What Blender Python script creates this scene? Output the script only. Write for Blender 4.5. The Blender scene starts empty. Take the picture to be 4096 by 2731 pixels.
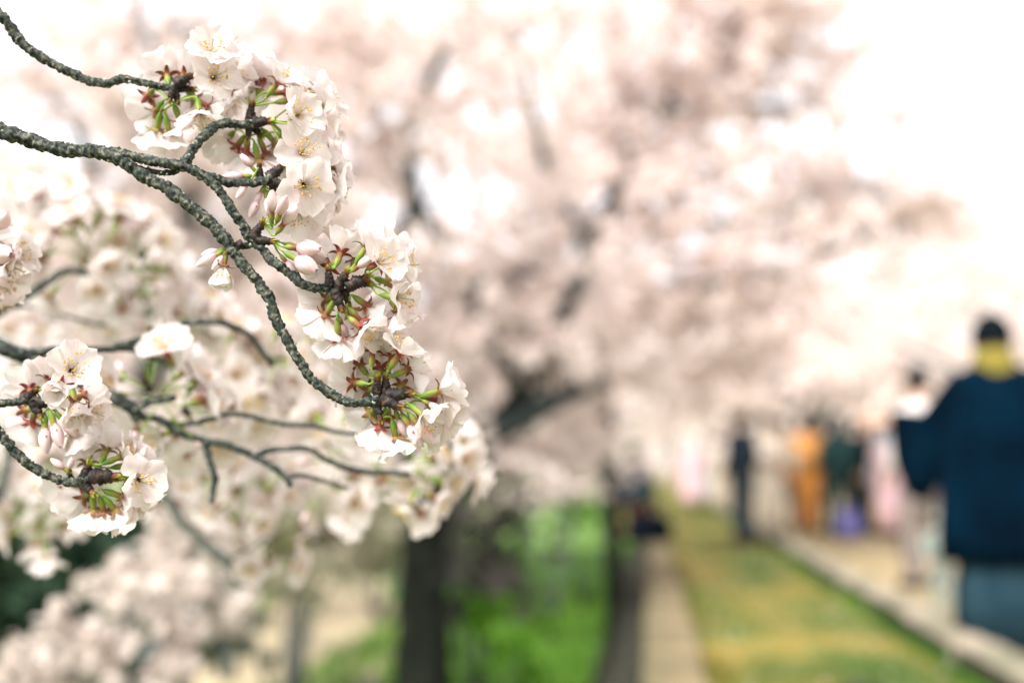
import bpy, math, random
import numpy as np
from mathutils import Vector, Matrix, noise, Quaternion

R = math.radians
SC = bpy.context.scene
COL = SC.collection
random.seed(7)
rng = np.random.default_rng(7)

# ------------------------------------------------------------------ camera, sky, sun, exposure
FPX = 3982.0
CAMZ = 0.97
cam_d = bpy.data.cameras.new('camera')
cam_d.lens = 35.0
cam_d.sensor_width = 36.0
cam_d.clip_start = 0.02
cam_d.clip_end = 3000
cam = bpy.data.objects.new('camera', cam_d)
cam.location = (0, 0, CAMZ)
cam.rotation_euler = (R(97.06), 0, R(7.75))
COL.objects.link(cam)
SC.camera = cam
cam_d.dof.use_dof = True
cam_d.dof.focus_distance = 0.665
cam_d.dof.aperture_fstop = 1.95
cam_d.dof.aperture_blades = 0

w = bpy.data.worlds.new('World')
SC.world = w
w.use_nodes = True
nt = w.node_tree
nt.nodes.clear()
sky = nt.nodes.new('ShaderNodeTexSky')
sky.sky_type = 'NISHITA'
sky.sun_disc = False
sky.sun_elevation = R(46)
sky.sun_rotation = R(208)
tc = nt.nodes.new('ShaderNodeTexCoord')
ns = nt.nodes.new('ShaderNodeTexNoise')
ns.inputs['Scale'].default_value = 2.2
ns.inputs['Detail'].default_value = 4
rp = nt.nodes.new('ShaderNodeValToRGB')
rp.color_ramp.elements[0].position = 0.3
rp.color_ramp.elements[0].color = (0.915, 0.885, 0.905, 1)
rp.color_ramp.elements[1].position = 0.7
rp.color_ramp.elements[1].color = (1.0, 0.975, 0.97, 1)
sc_ = nt.nodes.new('ShaderNodeMix')
sc_.data_type = 'RGBA'
sc_.blend_type = 'MULTIPLY'
sc_.inputs[0].default_value = 1.0
sc_.inputs[7].default_value = (7.6, 7.35, 7.4, 1)
mx = nt.nodes.new('ShaderNodeMix')
mx.data_type = 'RGBA'
mx.inputs[0].default_value = 0.93
bg = nt.nodes.new('ShaderNodeBackground')
bg.inputs['Strength'].default_value = 0.1
wo = nt.nodes.new('ShaderNodeOutputWorld')
L_ = nt.links.new
L_(tc.outputs['Generated'], ns.inputs['Vector'])
L_(ns.outputs['Fac'], rp.inputs['Fac'])
L_(rp.outputs['Color'], sc_.inputs[6])
L_(sky.outputs['Color'], mx.inputs[6])
L_(sc_.outputs[2], mx.inputs[7])
L_(mx.outputs[2], bg.inputs['Color'])
L_(bg.outputs[0], wo.inputs['Surface'])

sun_d = bpy.data.lights.new('sun', 'SUN')
sun_d.energy = 3.2
sun_d.angle = R(28)
sun_d.color = (1.0, 0.965, 0.93)
sun = bpy.data.objects.new('sun', sun_d)
sun.rotation_euler = (R(44), 0, R(-28))
COL.objects.link(sun)

SC.view_settings.view_transform = 'Standard'
SC.view_settings.look = 'None'
SC.view_settings.gamma = 1
SC.view_settings.use_curve_mapping = False
SC.view_settings.exposure = 1.26
SC.cycles.use_denoising = True
SC.cycles.max_bounces = 9
SC.cycles.diffuse_bounces = 8
SC.cycles.transmission_bounces = 8
SC.cycles.glossy_bounces = 2
SC.cycles.sample_clamp_indirect = 6
SC.cycles.caustics_reflective = False
SC.cycles.caustics_refractive = False

CM = cam.rotation_euler.to_matrix()
RIGHT, UP, BACK = CM.col[0].copy(), CM.col[1].copy(), CM.col[2].copy()


def P(px, py, d):
    """the place seen at photo pixel (px, py) at depth d metres"""
    return Vector((0, 0, CAMZ)) + RIGHT * ((px - 2048) / FPX * d) - UP * ((py - 1365.5) / FPX * d) - BACK * d


def AX(ax, ay, az):
    return (RIGHT * ax - UP * ay + BACK * az).normalized()


# ------------------------------------------------------------------ materials
def new_mat(name):
    m = bpy.data.materials.new(name)
    m.use_nodes = True
    n = m.node_tree
    b = n.nodes['Principled BSDF']
    b.inputs['Specular IOR Level'].default_value = 0.25
    return m, n, b


def noise_mat(name, cols, scale=8.0, detail=6, rough=0.85, bump=0.0, bscale=None, coord='Object', stretch=None, rand=0.0, dist=0.0):
    """cols: list of (position, rgb) over a noise"""
    m, n, b = new_mat(name)
    t = n.nodes.new('ShaderNodeTexCoord')
    src = t.outputs[coord]
    if stretch:
        mp = n.nodes.new('ShaderNodeMapping')
        mp.inputs['Scale'].default_value = stretch
        n.links.new(src, mp.inputs['Vector'])
        src = mp.outputs[0]
    q = n.nodes.new('ShaderNodeTexNoise')
    q.inputs['Scale'].default_value = scale
    q.inputs['Detail'].default_value = detail
    q.inputs['Distortion'].default_value = dist
    n.links.new(src, q.inputs['Vector'])
    r = n.nodes.new('ShaderNodeValToRGB')
    while len(r.color_ramp.elements) < len(cols):
        r.color_ramp.elements.new(0.5)
    for e, (p, c) in zip(r.color_ramp.elements, cols):
        e.position = p
        e.color = (*c, 1)
    n.links.new(q.outputs['Fac'], r.inputs['Fac'])
    out = r.outputs['Color']
    if rand:
        oi = n.nodes.new('ShaderNodeObjectInfo')
        mr = n.nodes.new('ShaderNodeMapRange')
        mr.inputs['To Min'].default_value = 1 - rand
        mr.inputs['To Max'].default_value = 1 + rand
        n.links.new(oi.outputs['Random'], mr.inputs['Value'])
        hs = n.nodes.new('ShaderNodeHueSaturation')
        n.links.new(mr.outputs[0], hs.inputs['Value'])
        n.links.new(out, hs.inputs['Color'])
        out = hs.outputs[0]
    n.links.new(out, b.inputs['Base Color'])
    b.inputs['Roughness'].default_value = rough
    if bump:
        q2 = n.nodes.new('ShaderNodeTexNoise')
        q2.inputs['Scale'].default_value = bscale or scale * 3
        q2.inputs['Detail'].default_value = 5
        n.links.new(src, q2.inputs['Vector'])
        bp = n.nodes.new('ShaderNodeBump')
        bp.inputs['Strength'].default_value = bump
        bp.inputs['Distance'].default_value = 0.3 / (bscale or scale * 3)
        n.links.new(q2.outputs['Fac'], bp.inputs['Height'])
        n.links.new(bp.outputs[0], b.inputs['Normal'])
    return m


def thin_leaf(m, n, b, fac, tint=None):
    """adds light passing through a thin leaf or petal"""
    tr = n.nodes.new('ShaderNodeBsdfTranslucent')
    ms = n.nodes.new('ShaderNodeMixShader')
    ms.inputs[0].default_value = fac
    src = b.inputs['Base Color'].links[0].from_socket
    n.links.new(src, tr.inputs['Color'])
    n.links.new(b.outputs[0], ms.inputs[1])
    n.links.new(tr.outputs[0], ms.inputs[2])
    n.links.new(ms.outputs[0], n.nodes['Material Output'].inputs['Surface'])


def petal_mat(name, white, pink, base, fac=0.5):
    m, n, b = new_mat(name)
    uv = n.nodes.new('ShaderNodeUVMap')
    uv.uv_map = 'uv'
    sp = n.nodes.new('ShaderNodeSeparateXYZ')
    n.links.new(uv.outputs[0], sp.inputs[0])
    mp = n.nodes.new('ShaderNodeMapping')
    mp.inputs['Scale'].default_value = (1.6, 20, 1)
    n.links.new(uv.outputs[0], mp.inputs['Vector'])
    oi = n.nodes.new('ShaderNodeObjectInfo')
    ad = n.nodes.new('ShaderNodeVectorMath')
    ad.operation = 'ADD'
    cx = n.nodes.new('ShaderNodeCombineXYZ')
    mu = n.nodes.new('ShaderNodeMath')
    mu.operation = 'MULTIPLY'
    mu.inputs[1].default_value = 37
    n.links.new(oi.outputs['Random'], mu.inputs[0])
    n.links.new(mu.outputs[0], cx.inputs[2])
    n.links.new(mp.outputs[0], ad.inputs[0])
    n.links.new(cx.outputs[0], ad.inputs[1])
    q = n.nodes.new('ShaderNodeTexNoise')
    q.inputs['Scale'].default_value = 1.0
    q.inputs['Detail'].default_value = 4
    n.links.new(ad.outputs[0], q.inputs['Vector'])
    # blush: patches of pink, stronger on some petals
    q2 = n.nodes.new('ShaderNodeTexNoise')
    q2.inputs['Scale'].default_value = 1.3
    ad2 = n.nodes.new('ShaderNodeVectorMath')
    ad2.operation = 'ADD'
    n.links.new(uv.outputs[0], ad2.inputs[0])
    n.links.new(cx.outputs[0], ad2.inputs[1])
    n.links.new(ad2.outputs[0], q2.inputs['Vector'])
    mr = n.nodes.new('ShaderNodeMapRange')
    mr.inputs['From Min'].default_value = 0.42
    mr.inputs['From Max'].default_value = 0.78
    n.links.new(q2.outputs['Fac'], mr.inputs['Value'])
    m1 = n.nodes.new('ShaderNodeMix')
    m1.data_type = 'RGBA'
    m1.inputs[6].default_value = (*white, 1)
    m1.inputs[7].default_value = (*pink, 1)
    n.links.new(mr.outputs[0], m1.inputs[0])
    m2 = n.nodes.new('ShaderNodeMix')
    m2.data_type = 'RGBA'
    m2.inputs[7].default_value = (*base, 1)
    mb = n.nodes.new('ShaderNodeMapRange')
    mb.inputs['From Min'].default_value = 0.0
    mb.inputs['From Max'].default_value = 0.2
    mb.inputs['To Min'].default_value = 0.75
    mb.inputs['To Max'].default_value = 0.0
    n.links.new(sp.outputs[0], mb.inputs['Value'])
    n.links.new(mb.outputs[0], m2.inputs[0])
    n.links.new(m1.outputs[2], m2.inputs[6])
    m3 = n.nodes.new('ShaderNodeMix')
    m3.data_type = 'RGBA'
    m3.blend_type = 'MULTIPLY'
    m3.inputs[0].default_value = 1
    vr = n.nodes.new('ShaderNodeValToRGB')
    vr.color_ramp.elements[0].position = 0.3
    vr.color_ramp.elements[0].color = (0.91, 0.885, 0.875, 1)
    vr.color_ramp.elements[1].position = 0.55
    vr.color_ramp.elements[1].color = (1, 1, 1, 1)
    n.links.new(q.outputs['Fac'], vr.inputs['Fac'])
    n.links.new(m2.outputs[2], m3.inputs[6])
    n.links.new(vr.outputs[0], m3.inputs[7])
    n.links.new(m3.outputs[2], b.inputs['Base Color'])
    b.inputs['Roughness'].default_value = 0.55
    bp = n.nodes.new('ShaderNodeBump')
    bp.inputs['Strength'].default_value = 0.2
    bp.inputs['Distance'].default_value = 0.0005
    n.links.new(q.outputs['Fac'], bp.inputs['Height'])
    n.links.new(bp.outputs[0], b.inputs['Normal'])
    thin_leaf(m, n, b, fac)
    return m


def axis_mat(name, stops, z0, z1, rough=0.5, vary=0.25, thin=0.0):
    """colour along local Z from z0 to z1 with mottling, shifted from object to object"""
    m, n, b = new_mat(name)
    t = n.nodes.new('ShaderNodeTexCoord')
    s = n.nodes.new('ShaderNodeSeparateXYZ')
    n.links.new(t.outputs['Object'], s.inputs[0])
    mr = n.nodes.new('ShaderNodeMapRange')
    mr.inputs['From Min'].default_value = z0
    mr.inputs['From Max'].default_value = z1
    n.links.new(s.outputs[2], mr.inputs['Value'])
    q = n.nodes.new('ShaderNodeTexNoise')
    q.inputs['Scale'].default_value = 500
    q.inputs['Detail'].default_value = 3
    n.links.new(t.outputs['Object'], q.inputs['Vector'])
    a = n.nodes.new('ShaderNodeMath')
    a.operation = 'MULTIPLY_ADD'
    a.inputs[1].default_value = vary * 2
    a.inputs[2].default_value = -vary
    n.links.new(q.outputs['Fac'], a.inputs[0])
    oi = n.nodes.new('ShaderNodeObjectInfo')
    a2 = n.nodes.new('ShaderNodeMath')
    a2.operation = 'MULTIPLY_ADD'
    a2.inputs[1].default_value = 0.5
    a2.inputs[2].default_value = -0.36
    n.links.new(oi.outputs['Random'], a2.inputs[0])
    s1 = n.nodes.new('ShaderNodeMath')
    s1.operation = 'ADD'
    n.links.new(mr.outputs[0], s1.inputs[0])
    n.links.new(a.outputs[0], s1.inputs[1])
    s2 = n.nodes.new('ShaderNodeMath')
    s2.operation = 'ADD'
    n.links.new(s1.outputs[0], s2.inputs[0])
    n.links.new(a2.outputs[0], s2.inputs[1])
    r = n.nodes.new('ShaderNodeValToRGB')
    while len(r.color_ramp.elements) < len(stops):
        r.color_ramp.elements.new(0.5)
    for e, (p, c) in zip(r.color_ramp.elements, stops):
        e.position = p
        e.color = (*c, 1)
    n.links.new(s2.outputs[0], r.inputs['Fac'])
    n.links.new(r.outputs[0], b.inputs['Base Color'])
    b.inputs['Roughness'].default_value = rough
    if thin:
        thin_leaf(m, n, b, thin)
    return m


LP = 0.016     # petal length in metres
M = {}
M['petal'] = petal_mat('white_petal', (0.84, 0.81, 0.79), (0.84, 0.71, 0.71), (0.74, 0.50, 0.42))
M['bud_petal'] = petal_mat('pink_bud_petal', (0.87, 0.78, 0.77), (0.83, 0.56, 0.60), (0.74, 0.28, 0.38), 0.35)
M['calyx'] = axis_mat('calyx_red_green', [(0.0, (0.12, 0.22, 0.03)), (0.38, (0.24, 0.27, 0.05)), (0.66, (0.23, 0.12, 0.045)), (1.0, (0.25, 0.045, 0.04))], -0.0125, 0.0015, vary=0.35)
M['pedicel'] = noise_mat('pedicel_green', [(0.3, (0.15, 0.28, 0.03)), (0.7, (0.27, 0.38, 0.07))], scale=120, rough=0.45, rand=0.15)
M['anther'] = noise_mat('anther_yellow', [(0.3, (0.62, 0.33, 0.03)), (0.7, (0.75, 0.5, 0.08))], scale=500, rough=0.7)
M['filament'] = noise_mat('filament_pale', [(0.3, (0.8, 0.72, 0.6)), (0.7, (0.82, 0.78, 0.66))], scale=200, rough=0.6)
M['scale'] = axis_mat('bud_scale_brown_green', [(0.0, (0.05, 0.022, 0.012)), (0.38, (0.2, 0.085, 0.025)), (0.6, (0.32, 0.34, 0.05)), (1.0, (0.34, 0.46, 0.07))], 0.0, 0.012, vary=0.2, thin=0.15)
M['spur'] = noise_mat('spur_dark', [(0.3, (0.010, 0.010, 0.011)), (0.55, (0.03, 0.024, 0.022)), (0.72, (0.13, 0.065, 0.035))], scale=420, rough=0.6, bump=0.8, bscale=900)
M['bark'] = noise_mat('bark_lichen', [(0.34, (0.006, 0.011, 0.012)), (0.45, (0.026, 0.036, 0.032)), (0.56, (0.075, 0.084, 0.066)), (0.70, (0.24, 0.23, 0.17))], scale=330, detail=9, rough=0.85, bump=1.0, bscale=900, dist=0.4)
M['bark_dark'] = noise_mat('bark_dark', [(0.32, (0.006, 0.013, 0.013)), (0.5, (0.035, 0.046, 0.042)), (0.72, (0.19, 0.20, 0.16))], scale=200, detail=8, rough=0.9, bump=0.8, bscale=500, dist=0.5)
M['lichen'] = noise_mat('lichen_grey_green', [(0.3, (0.16, 0.22, 0.18)), (0.7, (0.5, 0.56, 0.46))], scale=700, rough=0.95, bump=0.6, bscale=900)
M['trunk'] = noise_mat('trunk_bark', [(0.3, (0.006, 0.009, 0.006)), (0.55, (0.014, 0.018, 0.012)), (0.8, (0.045, 0.048, 0.033))], scale=7, detail=8, rough=0.95, bump=0.8, bscale=22)
M['limb_dark'] = noise_mat('limb_bark_dark', [(0.3, (0.018, 0.032, 0.034)), (0.7, (0.06, 0.075, 0.07))], scale=9, detail=6, rough=0.95, bump=0.6)
M['limb'] = noise_mat('limb_bark', [(0.3, (0.07, 0.095, 0.095)), (0.7, (0.20, 0.21, 0.19))], scale=9, detail=6, rough=0.95, bump=0.6)


def crown_mat(name, a, b_, c, scale=2.2, fac=0.42, rand=0.0):
    m = noise_mat(name, [(0.3, a), (0.5, b_), (0.7, c)], scale=scale, detail=3, rough=0.75)
    n = m.node_tree
    thin_leaf(m, n, n.nodes['Principled BSDF'], fac)
    return m


M['crown'] = crown_mat('blossom_crown', (0.89, 0.79, 0.76), (0.93, 0.85, 0.82), (0.95, 0.90, 0.88), fac=.5)
M['crown_far'] = crown_mat('blossom_crown_far', (0.89, 0.785, 0.755), (0.92, 0.84, 0.81), (0.95, 0.89, 0.865), scale=0.8, fac=.5)
M['crown_olive'] = crown_mat('blossom_young_leaf', (0.30, 0.32, 0.20), (0.46, 0.45, 0.32), (0.66, 0.60, 0.50), scale=1.4)
M['twiggy'] = crown_mat('twiggy_shade', (0.07, 0.08, 0.065), (0.15, 0.145, 0.125), (0.42, 0.37, 0.36), scale=2.2, fac=.3)
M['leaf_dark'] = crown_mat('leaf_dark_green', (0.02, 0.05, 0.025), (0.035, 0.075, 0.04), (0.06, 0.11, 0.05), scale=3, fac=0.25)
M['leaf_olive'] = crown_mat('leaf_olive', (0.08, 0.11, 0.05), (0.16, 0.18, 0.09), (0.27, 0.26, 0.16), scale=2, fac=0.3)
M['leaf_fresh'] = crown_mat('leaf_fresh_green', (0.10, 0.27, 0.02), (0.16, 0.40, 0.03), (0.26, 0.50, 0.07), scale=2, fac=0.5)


# ------------------------------------------------------------------ object helpers
WORLD = {}


def put(o, parent=None, mat=None, world=None):
    """link o, with its world matrix, under parent"""
    world = world or Matrix.Identity(4)
    WORLD[o.name] = world
    if parent is not None:
        o.parent = parent
        o.matrix_basis = WORLD[parent.name].inverted() @ world
    else:
        o.matrix_basis = world
    COL.objects.link(o)
    return o


def mesh(name, V, F, mats, smooth=True, mi=None, uv=None):
    me = bpy.data.meshes.new(name)
    me.from_pydata([tuple(v) for v in V], [], F)
    for m in (mats if isinstance(mats, (list, tuple)) else [mats]):
        me.materials.append(m)
    if mi is not None:
        me.polygons.foreach_set('material_index', mi)
    if smooth:
        me.polygons.foreach_set('use_smooth', [True] * len(F))
    if uv is not None:
        lay = me.uv_layers.new(name='uv')
        co = []
        for f in F:
            for i in f:
                co.extend(uv[i])
        lay.data.foreach_set('uv', co)
    me.update()
    return me


def obj(name, me, parent=None, world=None):
    return put(bpy.data.objects.new(name, me), parent, world=world)


def empty(name, loc, parent=None, world=None):
    o = bpy.data.objects.new(name, None)
    o.empty_display_size = 0.01
    return put(o, parent, world=world or Matrix.Translation(loc))


def tag(o, label=None, cat=None, group=None, kind=None):
    if label:
        o['label'] = label
    if cat:
        o['category'] = cat
    if group:
        o['group'] = group
    if kind:
        o['kind'] = kind
    return o


def frame(z, roll=0.0, at=None):
    """matrix whose local Z is z"""
    q = Vector((0, 0, 1)).rotation_difference(Vector(z).normalized())
    m = q.to_matrix().to_4x4() @ Matrix.Rotation(roll, 4, 'Z')
    if at is not None:
        m = Matrix.Translation(at) @ m
    return m


def catmull(pts, rad, step):
    """smooth a polyline of points and radii"""
    out, ro = [], []
    n = len(pts)
    for i in range(n - 1):
        p0 = pts[max(i - 1, 0)]
        p1, p2 = pts[i], pts[i + 1]
        p3 = pts[min(i + 2, n - 1)]
        k = max(1, int((p2 - p1).length / step))
        for j in range(k):
            t = j / k
            t2, t3 = t * t, t * t * t
            out.append(0.5 * ((2 * p1) + (p2 - p0) * t + (2 * p0 - 5 * p1 + 4 * p2 - p3) * t2 + (3 * p1 - p0 - 3 * p2 + p3) * t3))
            ro.append(rad[i] * (1 - t) + rad[i + 1] * t)
    out.append(pts[-1])
    ro.append(rad[-1])
    return out, ro


def tube(pts, rad, sides=8, rough=0.0, freq=1.0, V=None, F=None, cap=True, seed=0.0):
    """a tapered tube along pts; rough > 0 gives ringed, knobbly bark"""
    V = [] if V is None else V
    F = [] if F is None else F
    n = len(pts)
    base = len(V)
    t = (pts[1] - pts[0]).normalized()
    nrm = t.orthogonal().normalized()
    s = 0.0
    for i in range(n):
        if i:
            s += (pts[i] - pts[i - 1]).length
        t2 = (pts[min(i + 1, n - 1)] - pts[max(i - 1, 0)]).normalized()
        q = t.rotation_difference(t2)
        nrm = (q @ nrm).normalized()
        t = t2
        bi = t.cross(nrm)
        r = rad[i]
        for k in range(sides):
            a = 2 * math.pi * k / sides
            d = nrm * math.cos(a) + bi * math.sin(a)
            rr = r
            if rough:
                ring = noise.noise(Vector((s * freq, seed, math.cos(a) * .5)))
                lump = noise.noise(Vector((s * freq * .45 + 9, math.cos(a) * 1.1 + seed, math.sin(a) * 1.1)))
                fine = noise.noise(Vector((s * freq * 2.4, math.cos(a) * 3 + seed, math.sin(a) * 3)))
                saw = abs(math.sin(s * freq * 2.1 + 3 * noise.noise(Vector((s * freq * .5, seed, a * .0))) + .5 * math.sin(a + seed))) ** .6
                rr = r * (1 + rough * (0.75 * saw + 0.5 * abs(ring) + 1.1 * max(0, lump) + 0.5 * fine - 0.42))
            V.append(pts[i] + d * rr)
    for i in range(n - 1):
        for k in range(sides):
            k2 = (k + 1) % sides
            F.append((base + i * sides + k, base + i * sides + k2, base + (i + 1) * sides + k2, base + (i + 1) * sides + k))
    if cap:
        F.append(tuple(base + k for k in reversed(range(sides))))
        F.append(tuple(base + (n - 1) * sides + k for k in range(sides)))
    return V, F


def bezier(a, b, c, d, n):
    return [a * (1 - t) ** 3 + b * 3 * t * (1 - t) ** 2 + c * 3 * t * t * (1 - t) + d * t ** 3 for t in [i / n for i in range(n + 1)]]


def cards(name, pos, size, mat, up=0.0, seed=1, smin=0.6):
    """many small leaf-sized folded faces at pos (N x 3)"""
    g = np.random.default_rng(seed)
    N = len(pos)
    a = g.normal(size=(N, 3))
    a /= np.linalg.norm(a, axis=1)[:, None]
    b = g.normal(size=(N, 3))
    b -= a * (a * b).sum(1)[:, None]
    b /= np.linalg.norm(b, axis=1)[:, None]
    c = np.cross(a, b)
    s = (size * (smin + (1.4 - smin) * g.random(N)))[:, None] * .5
    v = np.empty((N, 4, 3))
    v[:, 0] = pos - a * s * 1.15
    v[:, 1] = pos + b * s + c * s * .35
    v[:, 2] = pos + a * s * 1.15
    v[:, 3] = pos - b * s + c * s * .35
    me = bpy.data.meshes.new(name)
    me.vertices.add(N * 4)
    me.vertices.foreach_set('co', v.reshape(-1))
    me.loops.add(N * 4)
    me.loops.foreach_set('vertex_index', np.arange(N * 4, dtype=np.int32))
    me.polygons.add(N)
    me.polygons.foreach_set('loop_start', np.arange(0, N * 4, 4, dtype=np.int32))
    me.polygons.foreach_set('loop_total', np.full(N, 4, dtype=np.int32))
    me.materials.append(mat)
    me.update(calc_edges=True)
    return me


# ------------------------------------------------------------------ the ground, path and wall
def sheet(name, poly, z, mat, kind='structure', sub=0):
    V = [(x, y, z) for x, y in poly]
    o = obj(name, mesh(name, V, [tuple(range(len(V)))], mat, smooth=False))
    return tag(o, kind=kind)


M['ground'] = noise_mat('low_ground', [(0.3, (0.05, 0.10, 0.03)), (0.5, (0.12, 0.17, 0.05)), (0.7, (0.2, 0.19, 0.1))], scale=0.35, detail=6)
M['moss'] = noise_mat('moss_dry_grass', [(0.34, (0.045, 0.095, 0.015)), (0.45, (0.095, 0.125, 0.025)), (0.53, (0.20, 0.17, 0.035)), (0.64, (0.25, 0.18, 0.045)), (0.74, (0.10, 0.13, 0.03))], scale=1.5, detail=5, bump=0.5, bscale=14)
M['path'] = noise_mat('sandy_path', [(0.32, (0.13, 0.13, 0.04)), (0.45, (0.28, 0.22, 0.11)), (0.65, (0.37, 0.29, 0.185))], scale=1.4, detail=6, bump=0.4, bscale=30, stretch=(0.6, 2.2, 1))
M['coping'] = noise_mat('coping_stone', [(0.3, (0.07, 0.075, 0.04)), (0.55, (0.18, 0.145, 0.08)), (0.8, (0.29, 0.225, 0.14))], scale=2.5, detail=6, bump=0.6)
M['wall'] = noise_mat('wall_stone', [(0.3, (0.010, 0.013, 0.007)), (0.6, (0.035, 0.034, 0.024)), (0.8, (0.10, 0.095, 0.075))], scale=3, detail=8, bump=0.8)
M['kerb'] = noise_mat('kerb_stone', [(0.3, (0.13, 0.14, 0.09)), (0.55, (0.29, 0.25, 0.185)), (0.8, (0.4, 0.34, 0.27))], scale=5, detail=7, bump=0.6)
M['lawn'] = noise_mat('fresh_lawn', [(0.32, (0.05, 0.11, 0.02)), (0.48, (0.09, 0.19, 0.025)), (0.7, (0.15, 0.29, 0.04))], scale=1.1, detail=5)
M['lowpath'] = noise_mat('low_path', [(0.3, (0.22, 0.2, 0.14)), (0.5, (0.42, 0.36, 0.23)), (0.7, (0.5, 0.42, 0.28))], scale=0.7, detail=6)
M['hill'] = noise_mat('hill_wood', [(0.3, (0.16, 0.16, 0.12)), (0.7, (0.42, 0.36, 0.32))], scale=0.05, detail=10)  # paled: distance haze is mixed into the hill's colour

ZL = -1.5
sheet('ground', [(-1500, -30), (1500, -30), (1500, 2500), (-1500, 2500)], ZL - 0.02, M['ground'])


def slab(name, x0, x1, y0, y1, z0, z1, mat, kind='structure', nx=1, ny=60, wob=0.0, foot=0.0, seed=0):
    """a long raised strip with a slightly uneven top; foot widens its base on the left"""
    V, F = [], []
    for j in range(ny + 1):
        # closer rows near the camera
        t = (j / ny) ** 1.8
        y = y0 + (y1 - y0) * t
        for i in range(nx + 1):
            x = x0 + (x1 - x0) * i / nx
            V.append((x, y, z1 + wob * noise.noise(Vector((x * 1.3 + seed, y * 1.3, 0)))))
    W = nx + 1
    for j in range(ny):
        for i in range(nx):
            a = j * W + i
            F.append((a, a + 1, a + W + 1, a + W))
    b = len(V)
    for j in range(ny + 1):
        V.append((x0 - foot, V[j * W][1], z0))
        V.append((x1, V[j * W][1], z0))
    for j in range(ny):
        F.append((b + 2 * j, j * W, (j + 1) * W, b + 2 * j + 2))
        F.append((b + 2 * j + 1, b + 2 * j + 3, (j + 1) * W + nx, j * W + nx))
    o = obj(name, mesh(name, V, F, mat))
    return tag(o, kind=kind)


slab('mossy_bank', 0.27, 1.44, -6, 90, ZL, 0.0, M['moss'], nx=8, ny=160, wob=0.03)
slab('path', 1.62, 9.0, -6, 160, ZL, -0.03, M['path'], nx=14, ny=160, wob=0.02, seed=5)
slab('bank_right', 9.0, 60.0, -6, 300, ZL, -0.02, M['moss'], nx=8, ny=60, wob=0.1, seed=9)

# coping and retaining wall of the bank: courses of separate stones
wall = empty('retaining_wall', (-0.16, 0, ZL))
tag(wall, 'dark stone retaining wall with pale coping that holds up the mossy bank', 'wall')


def box_mesh(name, sx, sy, sz, mat, bev=0.02, lean=0.0):
    """a rough block with chamfered edges, origin at the centre of its base"""
    V = []
    b = bev
    for z, k in ((0, 0), (sz - b, 0), (sz, b)):
        sh = -lean * (1 - z / sz)
        for x, y in ((-sx / 2 + k + sh, -sy / 2 + k), (sx / 2 - k, -sy / 2 + k), (sx / 2 - k, sy / 2 - k), (-sx / 2 + k + sh, sy / 2 - k)):
            V.append((x, y, z))
    F = [(3, 2, 1, 0), (8, 9, 10, 11)]
    for r in (0, 4):
        for k in range(4):
            F.append((r + k, r + (k + 1) % 4, r + 4 + (k + 1) % 4, r + 4 + k))
    return mesh(name, V, F, mat, smooth=False)


cop = [box_mesh('coping_stone', 0.30, l, 0.16, M['coping'], 0.025) for l in (0.78, 0.83, 0.74)]
core = mesh('wall_core', *(lambda V, F: (V, F))([(-.0, -6, ZL), (.26, -6, ZL), (.26, 40, ZL), (-.0, 40, ZL), (-.0, -6, -.14), (.26, -6, -.14), (.26, 40, -.14), (-.0, 40, -.14)],
            [(0, 3, 2, 1), (4, 5, 6, 7), (0, 1, 5, 4), (1, 2, 6, 5), (2, 3, 7, 6), (3, 0, 4, 7)]), M['wall'], smooth=False)
obj('core', core, wall)
y = -5.2
i = 0
while y < 22:
    o = obj('coping_stone', cop[i % 3], wall, Matrix.Translation((0.115 + random.uniform(-.012, .012), y, -0.148 + random.uniform(-.01, .01))))
    y += 0.86
    i += 1
stones = [box_mesh('wall_stone', 0.2, l, 0.31, M['wall'], 0.035, lean=0.10) for l in (0.52, 0.6, 0.45)]
for r in range(4):
    y = 2.5 + random.random() * .4
    k = 0
    while y < 20:
        # the face steps outward towards its foot
        x = -0.105 - 0.125 * (3 - r)
        obj('wall_stone', stones[(k * 2 + r) % 3], wall, Matrix.Translation((x + random.uniform(-.015, .015), y, ZL + 0.02 + r * 0.335)))
        y += 0.62
        k += 1

# kerb between bank and path
kerb = empty('kerb', (1.53, 0, 0))
tag(kerb, 'pale stone kerb between the mossy bank and the sandy path', 'kerb')
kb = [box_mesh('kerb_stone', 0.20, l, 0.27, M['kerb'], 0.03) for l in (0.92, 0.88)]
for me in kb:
    # shade painted on the mossy side towards the bank, in dark wall stone
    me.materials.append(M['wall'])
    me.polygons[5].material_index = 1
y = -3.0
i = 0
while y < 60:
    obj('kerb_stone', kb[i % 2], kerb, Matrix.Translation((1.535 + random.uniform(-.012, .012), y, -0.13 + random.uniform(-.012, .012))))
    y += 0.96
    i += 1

# lower ground left of the wall: lawn and a bare path
sheet('lawn', [(-0.6, 3), (-0.6, 60), (-4.4, 60), (-8.5, 26), (-4.0, 16), (-2.6, 10), (-2.2, 3)], ZL, M['lawn'])
sheet('lower_path', [(-2.7, 6), (-2.9, 11), (-3.9, 15.5), (-6.2, 23), (-8.2, 26), (-6.6, 19), (-7.2, 15), (-9.5, 12.5), (-9.5, 6)], ZL + 0.006, M['lowpath'])


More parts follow.
